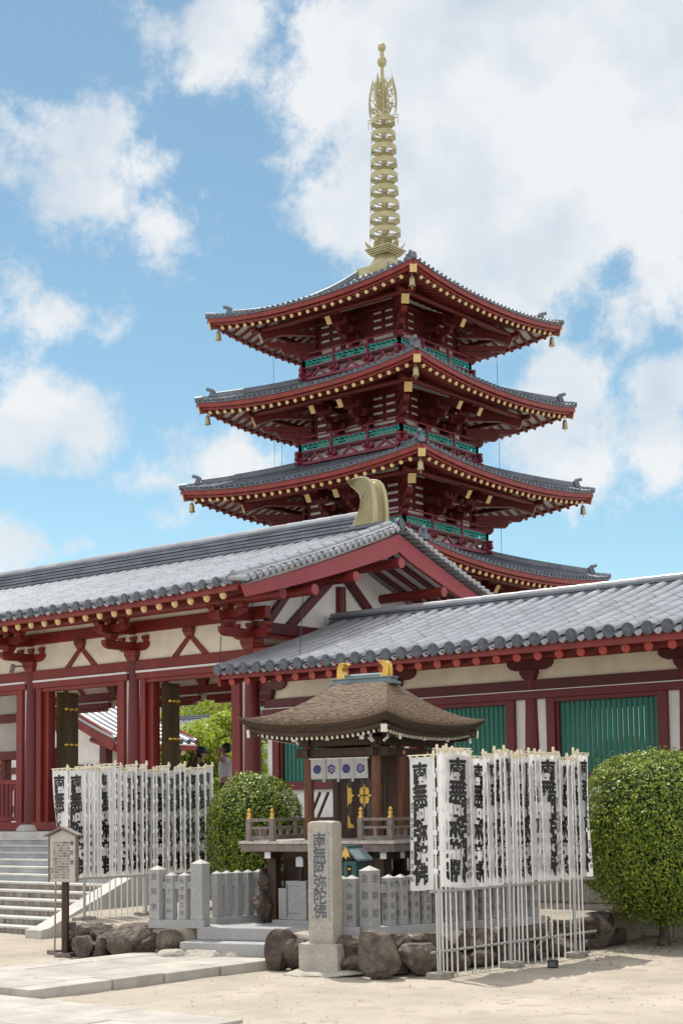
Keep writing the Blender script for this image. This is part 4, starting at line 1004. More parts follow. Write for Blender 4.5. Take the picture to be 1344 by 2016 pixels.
for x in (-FW*.75, -FW*.27): 
    for s in (-1, 1): wb.bar((x, -.065, 2.735), (x+s*.12, -.065, 2.675), .02, .03)
for y in (.31, .93, 1.55):
    for s in (-1, 1): wb.bar((.065, y, 2.735), (.065, y+s*.12, 2.675), .02, .03)
build('white_strut', wb, WHITE, shr)
# bark roof
RL = .40      # ridge half length along x
RTZ = 3.385
def roofz(x, y):
    # local hip surface: normalised distance to eave
    return 0
nx, ny = 48, 20
def hx(v): return HX+(RL-.02-HX)*v
def hy(v): return HY+(.10-HY)*v
def zz(v, t): return ZE+.01+eh(t)*(1-v)**2+(RTZ-ZE-.01)*(v**1.55*.9+.1*v)
top = MB(); rnd = random.Random(8)
def side_pt(side, v, t):
    if side == 0: return (CXs+t*hx(v), CYs-hy(v), zz(v, t))
    if side == 2: return (CXs-t*hx(v), CYs+hy(v), zz(v, t))
    if side == 1: return (CXs+hx(v), CYs+t*hy(v), zz(v, t))
    return (CXs-hx(v), CYs-t*hy(v), zz(v, t))
base = MB()
for side in range(4):
    vs = [side_pt(side, j/ny, -1+2*i/nx) for j in range(ny+1) for i in range(nx+1)]
    base.add(vs, [(j*(nx+1)+i, j*(nx+1)+i+1, (j+1)*(nx+1)+i+1, (j+1)*(nx+1)+i) for j in range(ny) for i in range(nx)])
rfo = build('bark_roof', base, THATCH, shr, smooth=True)
sg_ = MB()   # overlapping bark shingles
for side in range(4):
    for j in range(46):
        v = j/46; v2 = min(1, v+.036)
        L = 2*(hx(v) if side % 2 == 0 else hy(v)); n = max(3, int(L/.045)); off = rnd.random()
        for i in range(n):
            t0 = -1+2*(i+off*.5)/n; t1 = min(1, t0+2/n*.96)
            if t0 >= 1: continue
            h1 = .004+rnd.random()*.007; dv = rnd.uniform(-.006, .004)
            a = side_pt(side, max(0, v+dv), t0); b_ = side_pt(side, max(0, v+dv), t1); c_ = side_pt(side, v2, t1); d_ = side_pt(side, v2, t0)
            sg_.add([(a[0], a[1], a[2]+h1+.004), (b_[0], b_[1], b_[2]+h1+.004), (c_[0], c_[1], c_[2]+.002), (d_[0], d_[1], d_[2]+.002), (a[0], a[1], a[2]-.002), (b_[0], b_[1], b_[2]-.002)], [(0, 1, 2, 3), (4, 5, 1, 0)])
build('bark_shingles', sg_, THATCH, rfo)
ed = MB()    # thick layered eave edge
for side in range(4):
    for i in range(nx):
        t0, t1 = -1+2*i/nx, -1+2*(i+1)/nx
        def ring(t):
            p = side_pt(side, 0, t); c = (CXs, CYs); f = lambda k, dz: (c[0]+(p[0]-c[0])*k, c[1]+(p[1]-c[1])*k, p[2]+dz)
            return [f(1, 0), f(.99, -.035), f(.965, -.07), f(.962, -.078), f(.935, -.105), f(.6, -.07)]
        a, b_ = ring(t0), ring(t1); ed.add(a+b_, [(k, k+1, 7+k, 6+k) for k in range(5)])
build('layered_eave_edge', ed, THATCHD, rfo, smooth=False)
# ridge box and gold ornaments
b = MB(); b.box(CXs-RL-.07, CXs+RL+.07, CYs-.12, CYs+.12, RTZ-.03, RTZ+.008); b.box(CXs-RL-.03, CXs+RL+.03, CYs-.09, CYs+.09, RTZ+.008, RTZ+.05); b.box(CXs-RL-.045, CXs+RL+.045, CYs-.10, CYs+.10, RTZ+.052, RTZ+.07)
rd = build('ridge_box', b, TEALR, shr, bevel=.006)
b = MB(); b.tube([(CXs-RL+.08, CYs, RTZ+.085), (CXs+RL-.08, CYs, RTZ+.085)], .04, 12); build('ridge_roll', b, TEALR, rd, smooth=True)
shibi(shr, CXs+RL-.08, CYs, RTZ+.068, .21, .13, 1, GLEAF, 'gold_fish_tail'); shibi(shr, CXs-RL+.08, CYs, RTZ+.068, .21, .13, -1, GLEAF, 'gold_fish_tail')
# curtain: hangs from the beam, a thing of its own
cur = thing('shop_curtain', 'short white split curtain with four navy flower crests hanging under the shrine beam', 'curtain', UW(SO, -FW/2, -.075, 2.40), RZ)
cl_ = MB(); cr_ = MB(); sp_ = MB()
W = .82
for k in range(4):
    xa = -W/2+k*W/4; xb = xa+W/4-.004; vs = []
    nn, mm = 8, 6
    f = lambda x, z: .012*sin(x*21+z*5)*(-z/.25)+.006*sin(x*55)
    for j in range(mm+1):
        for i in range(nn+1): x = xa+(xb-xa)*i/nn; z = -.245*j/mm; vs.append((x, f(x, z), z-.008*cos((x+.4)*3)*0))
    cl_.add(vs, [(j*(nn+1)+i, j*(nn+1)+i+1, (j+1)*(nn+1)+i+1, (j+1)*(nn+1)+i) for j in range(mm) for i in range(nn)])
    cx, cz = (xa+xb)/2, -.125; R_ = .056
    def petal(a, r1, r2, w_, n=6):
        P = []
        for i in range(n+1): s = i/n; r = r1+(r2-r1)*s; ww = w_*sin(pi*s)**.7; P.append((r, ww))
        pl = P+[(r, -w_) for r, w_ in reversed(P[1:-1])]
        return [(cx+r*cos(a)-w_*sin(a), cz+r*sin(a)+w_*cos(a)) for r, w_ in pl]
    def addp(pl): 
        cr_.add([(x, f(x, z)-.003, z) for x, z in pl], [tuple(range(len(pl)))])
    if k % 2 == 0:
        for i in range(8): addp(petal(i*pi/4+pi/8, .016, .058, .013)); addp(petal(i*pi/4, .030, .060, .008))
        for i in range(8): addp(petal(i*pi/4, .002, .022, .005))
    else:
        for i in range(6): addp(petal(i*pi/3+pi/6, .022, .062, .015)); addp(petal(i*pi/3, .036, .056, .013))
        for i in range(6): addp(petal(i*pi/3, .003, .020, .006))
    build('flower_crest', cr_, NAVY, cur); cr_ = MB()
for k in (1, 2, 3):
    x = -W/2+k*W/4; sp_.add([(x-.018, -.012, .0), (x+.018, -.012, .0), (x+.016, -.02, -.285), (x-.016, -.02, -.285)], [(0, 1, 2, 3)])
build('cloth_panels', cl_, CLOTH, cur, smooth=True); build('grey_straps', sp_, GREYC, cur)
q = MB(); q.tube([(-W/2-.02, 0, .005), (W/2+.02, 0, .005)], .008, 6); build('hanging_rod', q, POLE, cur)
# collection box
def at(px, py, d): r = fw+rt*((px-672)/FPX)-up*((py-PY0)/FPX); return Vector((0, 0, CAMH))+r*d
p = at(697, 1700, 17.4)
ob = thing('offering_box', 'dark teal box with small gabled verdigris roof and gold fittings before the shrine', 'offering box', (p.x, p.y, .41), RZ); ob.scale = (.78, .78, .98)
b = MB(); b.cbox(0, 0, .0, .30, .34, .12); b.cbox(0, 0, .12, .22, .27, .68); build('box_body', b, TEALP, ob, bevel=.006)
b = MB(); b.prism([(-.19, .80), (0, .93), (.19, .80), (.19, .825), (0, .96), (-.19, .825)], -.22, .22, 'y'); r_ = build('roof', b, TEALR, ob, bevel=.003)
b = MB(); b.box(-.018, .018, -.225, .225, .945, .975); build('ridge', b, TEALP, r_)
b = MB(); b.prism([(-.07, .84), (-.05, .90), (0, .97), (.05, .90), (.07, .84), (.03, .86), (0, .82), (-.03, .86)], -.24, -.228); b.box(-.02, .02, -.14, -.136, .70, .72); build('gold_gable_ornament', b, GLEAF, ob)
t = G('賽銭', .085, bold=.02); m = MB(); m.merge(t, lambda q: (q[0], -.138, q[2]+.62)); build('gold_lettering', m, GLEAF, ob)
b = MB(); b.box(-.035, .035, -.139, -.136, .63, .75); build('slot_plate', b, DARK, ob)
for i, (px, lab) in enumerate(((590, 'small white arched plaque on dark stand, left of the stone pillar'), (727, 'small white arched plaque just right of the teal offering box'), (763, 'small white arched plaque behind the fence, farther right from the teal box'))):
    p = at(px, 1701, 18.6); t_ = thing('white_plaque', lab, 'plaque', (p.x, p.y, .41), RZ+radians(-8), 'white plaques before the shrine')
    b = MB(); pol = [(-.055, 0), (.055, 0), (.055, .105), (.03, .122), (-.03, .122), (-.055, .105)]; b.prism([(x, z+.68) for x, z in pol], -.012, .012); build('plate', b, PLQ, t_, bevel=.003)
    b = MB(); b.cbox(0, .03, 0, .035, .035, .70); b.cbox(0, .03, 0, .16, .16, .03); build('stand', b, WOOD, t_)
def onz(px, py, z=0.):
    r = fw+rt*((px-672)/FPX)-up*((py-PY0)/FPX); t = (z-CAMH)/r.z; return Vector((0, 0, CAMH))+r*t
# ------------------------------------------------------------------ raised ground of the shrine
mp = [(-15.45, 13.25), (-14.6, 13.06), (-13.9, 12.98), (-13.1, 13.02), (-13.0, 13.3), (-11.6, 13.65), (-11.45, 13.15), (-10.75, 13.0), (-10.3, 13.1), (-10.0, 13.6), (-9.8, 14.6), (-9.75, 16.4), (-10.0, 18.7), (-17.1, 18.8), (-16.4, 14.4)]
m = MB(); m.prism(mp, -.2, .405, 'z'); struct(build('raised_ground', m, SAND, bevel=.05))
# ------------------------------------------------------------------ rocks
def rock(name, seed, sx, sy, sz, m=ROCK, parent=None, loc=(0, 0, 0), sub=3, planes=15, rough=.06):
    import bmesh
    rnd = random.Random(seed); bm = bmesh.new(); bmesh.ops.create_icosphere(bm, subdivisions=sub+1, radius=1)
    pls = []
    for i in range(planes):
        v = Vector((rnd.uniform(-1, 1), rnd.uniform(-1, 1), rnd.uniform(-.8, 1))).normalized(); pls.append((v, rnd.uniform(.55, .82)))
    pls.append((Vector((0, 0, 1)), .72))
    for v in bm.verts:
        p = v.co
        for nrm_, c in pls:
            d = p.dot(nrm_)
            if d > c: p -= nrm_*(d-c)*.98
        k = 1+rough*noise3(p.x*2.2, p.y*2.2, p.z*2.2, seed)+rough*.45*noise3(p.x*6, p.y*6, p.z*6, seed+3)+rough*.25*noise3(p.x*14, p.y*14, p.z*14, seed+7)
        v.co = Vector((p.x*k, p.y*k, p.z*k))
    for ax, s_ in enumerate((sx, sy, sz)):
        lo = min(v.co[ax] for v in bm.verts); hi = max(v.co[ax] for v in bm.verts)
        for v in bm.verts: v.co[ax] = (v.co[ax]-(lo+hi)/2)*2*s_/(hi-lo)
    me = bpy.data.meshes.new(name); bm.to_mesh(me); bm.free(); me.materials.append(m)
    me.polygons.foreach_set('use_smooth', [True]*len(me.polygons)); me.set_sharp_from_angle(angle=radians(20))
    o = bpy.data.objects.new(name, me); COL.objects.link(o); o.location = loc
    if parent: o.parent = parent
    return o
def rock_px(x0, x1, yt, yb, seed, z0=0., m=ROCK, dep=1.0, parent=None, name='boulder', zr=0.):
    p = onz((x0+x1)/2, yb, z0); d = (p-Vector((0, 0, CAMH))).dot(f0)
    wd = (x1-x0)*d/3000; h = (yb-yt)*d/3000
    sx = wd/2*1.04; sy = max(sx*dep, .16); sz = h/2*1.06
    dirv = Vector((p.x, p.y, 0)).normalized(); c = p+dirv*sy*.75
    o = rock(name, seed, sx, sy, sz, m, parent, (c.x, c.y, z0+h*.5), planes=8)
    o.rotation_euler = (0, 0, TH+zr); return o
big = [((209, 326, 1823, 1892), 'largest dark boulder, left of the granite steps', ROCK, .8),
       ((521, 590, 1834, 1912), 'tapering brown boulder between the granite steps and the inscribed pillar', ROCKD, .8),
       ((706, 790, 1838, 1929), 'rounded yellowish-footed boulder just right of the inscribed pillar', ROCK, .8),
       ((1150, 1206, 1803, 1868), 'craggy boulder at the right end of the wall, beside the shrub shadow', ROCK, 1.0)]
for i, (q, lab, m_, dp) in enumerate(big): tag(rock_px(*q, 31+i, m=m_, dep=dp), lab, 'boulder')
rw = thing('rock_wall', 'dry wall of dark rounded stones beside the signpost, left of the largest boulder', 'rock wall')
for i, q in enumerate(((128, 152, 1820, 1882), (147, 183, 1821, 1856), (142, 190, 1846, 1888), (179, 220, 1820, 1856), (188, 211, 1846, 1889), (314, 334, 1824, 1858), (328, 360, 1826, 1850), (355, 385, 1826, 1852), (325, 359, 1847, 1872))):
    z0 = 0. if q[3] > 1868 else .17
    rock_px(*q, 50+i, z0=z0, dep=.9, parent=rw, name='stone')
rw = thing('rock_wall', 'dark rock retaining wall behind the right banner poles', 'rock wall')
for i, q in enumerate(((582, 612, 1834, 1865), (676, 726, 1836, 1880), (765, 856, 1829, 1890), (786, 860, 1862, 1924), (684, 712, 1858, 1915), (1190, 1232, 1828, 1856))):
    z0 = 0. if q[3] > 1874 or q[0] > 1100 else .19
    rock_px(*q, 80+i, z0=z0, dep=.8, parent=rw, name='stone', m=ROCKD if i % 3 == 1 else ROCK)
# courses of stones along the edge of the raised ground
def course(parent, path, z0, z1, wmin, wmax, seed, dep=.26):
    rnd = random.Random(seed); pts = [Vector((*p, 0)) for p in path]; k = 0; pos = pts[0].copy(); n_ = 0
    segs = [(a, b) for a, b in zip(pts[:-1], pts[1:])]; tot = sum((b-a).length for a, b in segs); s_ = 0
    while s_ < tot:
        w_ = rnd.uniform(wmin, wmax); c = s_+w_/2; acc_ = 0
        for a, b in segs:
            L = (b-a).length
            if c <= acc_+L or (a, b) == segs[-1]: q = a+(b-a).normalized()*(c-acc_); d = (b-a).normalized(); break
            acc_ += L
        h = (z1-z0)*rnd.uniform(.88, 1.12)
        o = rock('stone', seed*50+n_, w_/2*1.10, dep*rnd.uniform(.8, 1.1), h/2*1.12, ROCKD if rnd.random() < .35 else ROCK, parent, (q.x, q.y, z0+h/2-.01), planes=9)
        o.rotation_euler = (rnd.uniform(-.08, .08), rnd.uniform(-.12, .12), atan2(d.y, d.x)+rnd.uniform(-.12, .12)); s_ += w_; n_ += 1
east = [(-10.75, 13.02), (-10.25, 13.13), (-9.95, 13.6), (-9.78, 14.6), (-9.72, 16.4), (-9.85, 17.4)]
course(rw, [(-11.45, 13.12), (-10.75, 12.98)], .0, .38, .3, .45, 7, .2)
course(rw, east, -.03, .20, .38, .62, 8, .24); course(rw, [(x-.05, y+.04) for x, y in east], .16, .42, .40, .70, 9, .22)
rl_ = thing('rock_wall', 'lower stones backing the largest boulder, under the short fence run', 'rock wall')
course(rl_, [(-15.3, 13.25), (-14.6, 13.1), (-13.9, 13.02), (-13.1, 13.05)], .0, .38, .28, .5, 10, .22)
# curb stones before the steps
cu = thing('curb_stones', 'row of rough flat curb stones between the raised path and the granite steps', 'curb')
for i, (a, b_) in enumerate(((300, 352), (346, 428), (420, 480), (474, 540))):
    p = onz((a+b_)/2, 1884, .1); rock('curb_stone', 140+i, (b_-a)*17.5/3000/2*1.15, .17, .12, GRANW, cu, (p.x-.02, p.y+.12, .06), planes=5).rotation_euler = (0, 0, RZ)
# granite steps
SR = radians(15)
gs = thing('granite_steps', 'two pale granite steps up to the shrine enclosure', 'steps', (-12.93, 12.87, .10), SR)
m = MB(); m.box(0, 1.42, 0, .9, -.2, .155); build('lower_step', m, GRAN, gs, bevel=.012)
m = MB(); m.box(.06, 1.65, .30, 1.2, .157, .308); build('upper_step', m, GRAN, gs, bevel=.012)
# ------------------------------------------------------------------ inscribed pillar
pp = onz(641, 1921, 0.)
pil = thing('stone_pillar', 'inscribed square stone pillar on a block, in front of the fence', 'stone pillar', (pp.x-.12, pp.y+.16, 0), radians(39-24))
m = MB(); m.cbox(0, 0, -.05, .78, .66, .09); 
rock('base_slab', 77, .47, .40, .06, GRANW, pil, (0, 0, .0), planes=3)
def rough_block(name, sx, sy, z0, z1, amp, seed, par, n=14, topr=.0):
    mb = MB(); rnd = random.Random(seed)
    for f in range(6):
        vs = []
        nz = max(4, int(n*(z1-z0)/max(sx, .01)*.6)) if f < 4 else n
        for j in range(nz+1):
            for i in range(n+1):
                a, b = -1+2*i/n, j/nz
                if f == 0: p = (a*sx/2, -sy/2, z0+(z1-z0)*b)
                elif f == 1: p = (sx/2, a*sy/2, z0+(z1-z0)*b)
                elif f == 2: p = (-a*sx/2, sy/2, z0+(z1-z0)*b)
                elif f == 3: p = (-sx/2, -a*sy/2, z0+(z1-z0)*b)
                elif f == 4: p = (a*sx/2, (-1+2*b)*sy/2, z1)
                else: p = (-a*sx/2, (-1+2*b)*sy/2, z0)
                k = noise3(p[0]*23, p[1]*23, p[2]*19, seed); k2 = noise3(p[0]*60, p[1]*60, p[2]*60, seed+5)
                e = (abs(p[0])/(sx/2))**8*(abs(p[1])/(sy/2))**8
                s = 1+amp*(k+.5*k2)/sx*1-.03*e; tz = topr*(abs(p[0]/sx*2)**3+abs(p[1]/sy*2)**3)*(1 if p[2] > z1-.03 else 0)
                vs.append((p[0]*s, p[1]*s, p[2]+(amp*k if p[2] in (z1,) else 0)-tz))
        w_ = n+1; mb.add(vs, [(j*w_+i, j*w_+i+1, (j+1)*w_+i+1, (j+1)*w_+i) for j in range(nz) for i in range(n)])
    return build(name, mb, GRANW, par, smooth=True)
rough_block('base_block', .47, .45, .02, .335, .008, 3, pil)
# shaft with a sunken panel on the front
sh_ = rough_block('shaft', .295, .275, .33, 1.66, .004, 4, pil, topr=.014)
m = MB(); m.box(-.098, .098, -.1445, -.1385, .50+.12, 1.545); 
for a in ((-.108, -.098), (.098, .108)): m.box(a[0], a[1], -.146, -.1385, .61, 1.555)
build('sunken_panel', m, GRAN, sh_)
t = G('南無阿弥陀佛', .172, bold=.012, step=.88); m = MB(); m.merge(t, lambda q: (q[0]*.95, -.1462, q[2]+1.535)); m.merge(t, lambda q: (q[0]*.95+.0015, -.1458, q[2]+1.534))
build('carved_inscription', m, ETCH, sh_)
# ------------------------------------------------------------------ stone fence
def fpost(parent, loc, rz, w_, z0, h, txt=None, faces=(0,), ts=None, capw=None, name='fence_post'):
    o = MB(); o.cbox(0, 0, 0, w_, w_, h)
    a = build(name, o, GRAN, parent, bevel=.004); a.location = (loc[0], loc[1], z0); a.rotation_euler = (0, 0, rz)
    c = MB(); k = w_/2+.004; c.add([(-k, -k, h-.006), (k, -k, h-.006), (k, k, h-.006), (-k, k, h-.006), (0, 0, h+w_*.30)], [(0, 1, 4), (1, 2, 4), (2, 3, 4), (3, 0, 4), (3, 2, 1, 0)]); build('pointed_cap', c, STEPL, a)
    if txt:
        for f in faces:
            tx = txt; ts_ = ts or min(w_*.62, (h-.06)/len(tx)); stp = (h-.05)/len(tx)/ts_
            t = G(tx, ts_, bold=.0, step=stp, res=1); m = MB(); r = w_/2+.0015
            if f == 0: m.merge(t, lambda q: (q[0], -r, q[2]+h-.035))
            else: m.merge(t, lambda q: (r, q[0], q[2]+h-.035))
            build('carved_name', m, ETCH, a)
    return a
ZF = .40
def fence(label, pts, w_, h, rz, texts, faces, rail=True, base=True, bw=.2, special=None):
    """pts: list of world (x,y) of the posts"""
    t = thing('stone_fence', label, 'stone fence', (0, 0, 0))
    b = MB(); p, q = Vector((*pts[0], 0)), Vector((*pts[-1], 0)); d = (q-p).normalized()
    b.bar((p.x, p.y, ZF+.04), (q.x, q.y, ZF+.04), bw, .10, ext=w_*.8); build('base_course', b, GRAN, t, bevel=.006)
    b = MB(); b.bar((p.x, p.y, ZF+.09+h*.77), (q.x, q.y, ZF+.09+h*.77), .05, .085, ext=w_*.2); build('rail', b, GRAN, t)
    for i, (x, y) in enumerate(pts):
        sp_ = (special or {}).get(i, (w_, h)); fpost(t, (x, y), rz, sp_[0], ZF+.09, sp_[1], texts[i % len(texts)] if texts else None, faces)
    return t
def pts_px(xs, y0, x0, y1, x1, z=.42, back=.08):
    out_ = []
    A, B = onz(x0, y0, z), onz(x1, y1, z); nrm_ = Vector((A.x+B.x, A.y+B.y, 0)).normalized()*back; A += nrm_; B += nrm_
    for x in xs:
        # intersection of the pixel column with the line A-B
        lo, hi = -.3, 1.3
        for _ in range(40):
            mid = (lo+hi)/2; p = A+(B-A)*mid; r = p-Vector((0, 0, CAMH)); sx = 672+FPX*r.dot(rt)/r.dot(fw)
            if sx < x: lo = mid
            else: hi = mid
        p = A+(B-A)*lo; out_.append((p.x, p.y))
    return out_
fence('short stone fence run with four posts left of the granite steps', pts_px((311, 338, 364, 395), 1822, 295, 1823, 412), .105, .53, radians(39-30), ['金剛家', '村上石材', '松本鉄工所', '　'][:3]+[' '], (0,), special={0: (.15, .60), 3: (.165, .67)})
fence('receding stone fence behind the granite steps, below the smaller clipped shrub', pts_px((428, 447, 468, 489, 510, 531, 553, 575, 596, 617, 638), 1817, 414, 1806, 588, back=.02), .098, .53, radians(39-38), None, (0,))
fence('two stone fence posts between the inscribed pillar and the fence corner', pts_px((650, 672, 694), 1838, 640, 1838, 712), .125, .53, radians(39-26), [' ', ' ', '大協建材'], (0,))
fence('long stone fence with carved names running behind the banners', pts_px((729, 766, 790, 813, 836, 859, 882, 905, 928, 951, 974, 997, 1020, 1045), 1838, 735, 1815, 1061), .115, .53, radians(39-44), ['金剛組', '松本協石', '奥谷組', '藤井商店', '大和工務店', '八木組', '井上工業', '南石工業'], (0, 1), special={0: (.165, .62), 13: (.14, .58)})
# granite flower stand and piled rock
p = onz(572, 1817, .42)
fs = thing('granite_stand', 'squat granite stand of stepped blocks left of the inscribed pillar', 'stone stand', (p.x, p.y+.18, .40), radians(39-30))
m = MB(); m.box(-.30, .30, -.17, .2, 0, .05); build('base_slab', m, GRAN, fs, bevel=.006)
m = MB(); m.box(-.125, .165, -.13, .15, .052, .52); build('main_block', m, GRAN, fs, bevel=.006)
m = MB(); m.box(-.25, -.13, -.10, .12, .052, .43); m.box(.17, .29, -.10, .12, .052, .43); build('side_block', m, GRAN, fs, bevel=.006)
m = MB(); m.box(-.115, -.10, -.131, -.13, .08, .5); m.bar((-.10, -.1315, .46), (.10, -.1315, .46), .002, .004); m.bar((-.10, -.1315, .13), (.10, -.1315, .13), .002, .004); m.bar((-.09, -.1315, .13), (-.09, -.1315, .46), .002, .004, (0, 1, 0)); build('panel_groove', m, ETCH, fs)
pr = thing('piled_rocks', 'two dark rocks piled on each other at the left side of the granite stand', 'rocks', (0, 0, 0))
rock_px(497, 536, 1760, 1820, 201, z0=.40, parent=pr, name='lower_rock', m=ROCKD, dep=.8); o = rock_px(509, 546, 1718, 1818, 205, z0=.40, parent=pr, name='upper_rock', m=ROCKD, dep=.8); o.scale = (1, 1, .58); o.location.z += .16
pk = onz(545, 1812, .42)
pt = thing('potted_plant', 'small green tufted plant in a white pot on the granite stand', 'plant', (pk.x+.02, pk.y+.14, .83), 0)
m = MB(); m.lathe((0, 0), [(.035, 0), (.045, .06), (.042, .07)], 12); build('pot', m, WHITE, pt, smooth=True)
m = MB(); rnd = random.Random(3)
for i in range(70):
    a = rnd.random()*2*pi; l = rnd.uniform(.08, .16); e = (cos(a)*l*.6, sin(a)*l*.6, .07+l*rnd.uniform(.5, 1)); q = (cos(a+.25)*l*.35, sin(a+.25)*l*.35, .07+l*.6)
    m.add([(0, 0, .06), q, e, (cos(a-.25)*l*.35, sin(a-.25)*l*.35, .07+l*.6)], [(0, 1, 2, 3)])
build('leaves', m, LEAFY, pt)
# ------------------------------------------------------------------ signpost
sp0 = onz(123, 1884, 0.)
sg = thing('notice_board', 'weathered wooden notice board with tiny roof and columns of writing on a post', 'notice board', (sp0.x, sp0.y+.05, 0), radians(39-14)); sg.scale = (.94, .94, .985)
m = MB(); m.cbox(0, 0, -.05, .078, .078, 1.6); build('post', m, WOOD, sg, bevel=.004)
m = MB(); m.prism([(-.185, .94), (.185, .94), (.185, 1.52), (0, 1.60), (-.185, 1.52)], -.10, -.04); bd = build('board', m, PLY, sg, bevel=.004)
m = MB(); m.prism([(-.245, 1.515), (0, 1.615), (.245, 1.515), (.245, 1.535), (0, 1.64), (-.245, 1.535)], -.16, .02); build('roof', m, WOODG, sg, bevel=.003)
m = MB(); m.box(.186, .205, -.11, -.03, .94, 1.52); m.box(-.20, -.186, -.11, -.03, .94, 1.52); build('side_batten', m, WOODG, bd)
t = G('番匠堂', .060, bold=.02, step=2.0); m = MB(); m.merge(t, lambda q: (q[0]+.135, -.1015, q[2]+1.46)); build('title', m, ETCH, bd)
lines = ['此の御堂は聖徳太子が百済より', '招かれた番匠の技術を伝え大工', '職人の守護尊として曲尺太子を', '奉安し技術向上工事安全を祈願', 'する御堂であります毎月二十二', '日に法要を営み広く参詣の方々', 'に親しまれております番匠とは', '大工のことで南無阿弥陀佛の幟', 'は大工道具で描かれております', '合掌', '四天王寺']
m = MB()
for i, s in enumerate(lines):
    t = glyphs(s, .030, bold=.012, step=1.12, res=1) if len(s) > 6 else glyphs(s, .030, bold=.012, step=1.3, res=1); m.merge(t, lambda q: (q[0]+.090-i*.026, -.1015, q[2]+(1.45 if len(s) > 6 else 1.12)))
build('small_writing', m, ETCH, bd)
m = MB(); m.cbox(0, .0, -.02, .22, .20, .07); build('foot_block', m, WOODG, sg)
q0 = onz(108, 1878, 0.); m = MB(); m.tube([(q0.x, q0.y, -.02), (q0.x+.02, q0.y, .95)], .012, 7); tag(build('bamboo_cane', m, MATS.get('bamboo') or mat('bamboo', (.36, .28, .16), .5)), 'thin bamboo cane standing just left of the notice board post', 'cane')
m = MB(); m.cbox(q0.x, q0.y, 0, .16, .12, .05); tag(build('cane_foot', m, WOODG), 'small dark block at the foot of the bamboo cane', 'block')
# ------------------------------------------------------------------ banners
CW, CH, CT = .42, 1.46, 2.385
big6 = G('南無阿弥陀佛', .245, bold=.040, step=.90)
tiny = G('総本山', .038, bold=.012, res=1), G('四天王寺', .058, bold=.012, step=1.15, res=1), G('願主', .05, bold=.012, res=1), G('金剛組', .06, bold=.0, step=1.2, res=1)
POLEM = {}
def wave(v):
    a = [(.018, 11, .5, .7), (.030, 15, 1.1, 1.5), (.045, 12, 2.0, 1.2), (.012, 22, 3.1, 2.), (.035, 9, 4.0, 2.4)][v]
    tp = [.0, .10, .22, .02, .30][v]
    def s(x, z, off):
        k = -(z-CT)/CH; amp = a[0]*min(1, .25+k); xx = x*(1-tp*k)
        return (xx, amp*sin(a[1]*x+a[2]+a[3]*k*2)*min(1, x/.1)+.02*k*sin(a[2]*3)+off, z+.012*cos(x*9)*k)
    return s
def banner(v, label, group):
    t = thing('banner', label, 'banner', (0, 0, 0), 0, group)
    m = MB(); m.tube([(0, 0, -.02), (0, 0, CT+.06)], .0095, 8); build('pole', m, POLE, t, smooth=True)
    m = MB(); m.tube([(-.07, .0, CT+.022), (CW+.03, .0, CT+.022)], .0075, 6); m.lathe((0, 0), [(.017, CT-.01), (.017, CT+.045), (.012, CT+.07)], 8)
    for x in (.03, CW*.35, CW*.68, CW-.02): m.cbox(x, 0, CT-.012, .02, .024, .042)
    build('crossbar', m, MATS.get('cream_plastic') or mat('cream_plastic', (.72, .66, .50), .5), t)
    S = wave(v); m = MB(); nx, nz = 14, 22
    vs = [S(.012+(CW-.012)*i/nx, CT-CH*j/nz, 0) for j in range(nz+1) for i in range(nx+1)]
    m.add(vs, [(j*(nx+1)+i, j*(nx+1)+i+1, (j+1)*(nx+1)+i+1, (j+1)*(nx+1)+i) for j in range(nz) for i in range(nx)])
    for j in range(1, 7):   # loops round the pole
        z = CT-CH*j/7
        m.add([S(.02, z+.025, 0), S(.02, z-.025, 0), (-.016, .016, z-.025), (-.016, .016, z+.025), (-.016, -.016, z-.025), (-.016, -.016, z+.025)], [(0, 1, 2, 3), (0, 1, 4, 5), (2, 3, 5, 4)])
    c = build('cloth', m, CLOTH, t, smooth=True)
    L = MB(); L.add([(CW*.565-q[0]*1.14, 0, q[2]+CT-.055) for q in big6.v], big6.f)
    # split long glyph edges so that the letters follow the folds
    L = refine(L, .045)
    m = two_sided(L, S, .0028); build('brush_lettering', m, INK, c)
    m = MB()
    for tt, z in zip(tiny, (CT-.50, CT-.66, CT-1.02, CT-1.16)): m.add([(CW-.028-q[0]*.8, 0, q[2]+z) for q in tt.v], tt.f)
    m = two_sided(m, S, .0028); build('side_lettering', m, INK, c)
    return t
def refine(mb, mx_):
    import bmesh
    me = bpy.data.meshes.new('t'); me.from_pydata(mb.v, [], mb.f); bm = bmesh.new(); bm.from_mesh(me)
    bmesh.ops.remove_doubles(bm, verts=bm.verts, dist=1e-5)
    for _ in range(3):
        es = [e for e in bm.edges if e.calc_length() > mx_]
        if not es: break
        bmesh.ops.subdivide_edges(bm, edges=es, cuts=1)
    bmesh.ops.triangulate(bm, faces=bm.faces)
    o = MB(); o.v = [tuple(v.co) for v in bm.verts]; o.f = [tuple(v.index for v in f.verts) for f in bm.faces]
    bm.free(); bpy.data.meshes.remove(me); return o
protos = [banner(v, 'x', 'x') for v in range(5)]
used = [False]*5
ordw = ['first', 'second', 'third', 'fourth', 'fifth', 'sixth', 'seventh', 'eighth', 'ninth', 'tenth', 'eleventh', 'twelfth', 'thirteenth', 'fourteenth', 'fifteenth', 'sixteenth', 'seventeenth', 'eighteenth', 'nineteenth', 'twentieth', 'twenty-first', 'twenty-second', 'twenty-third', 'twenty-fourth', 'twenty-fifth', 'twenty-sixth', 'twenty-seventh', 'twenty-eighth']
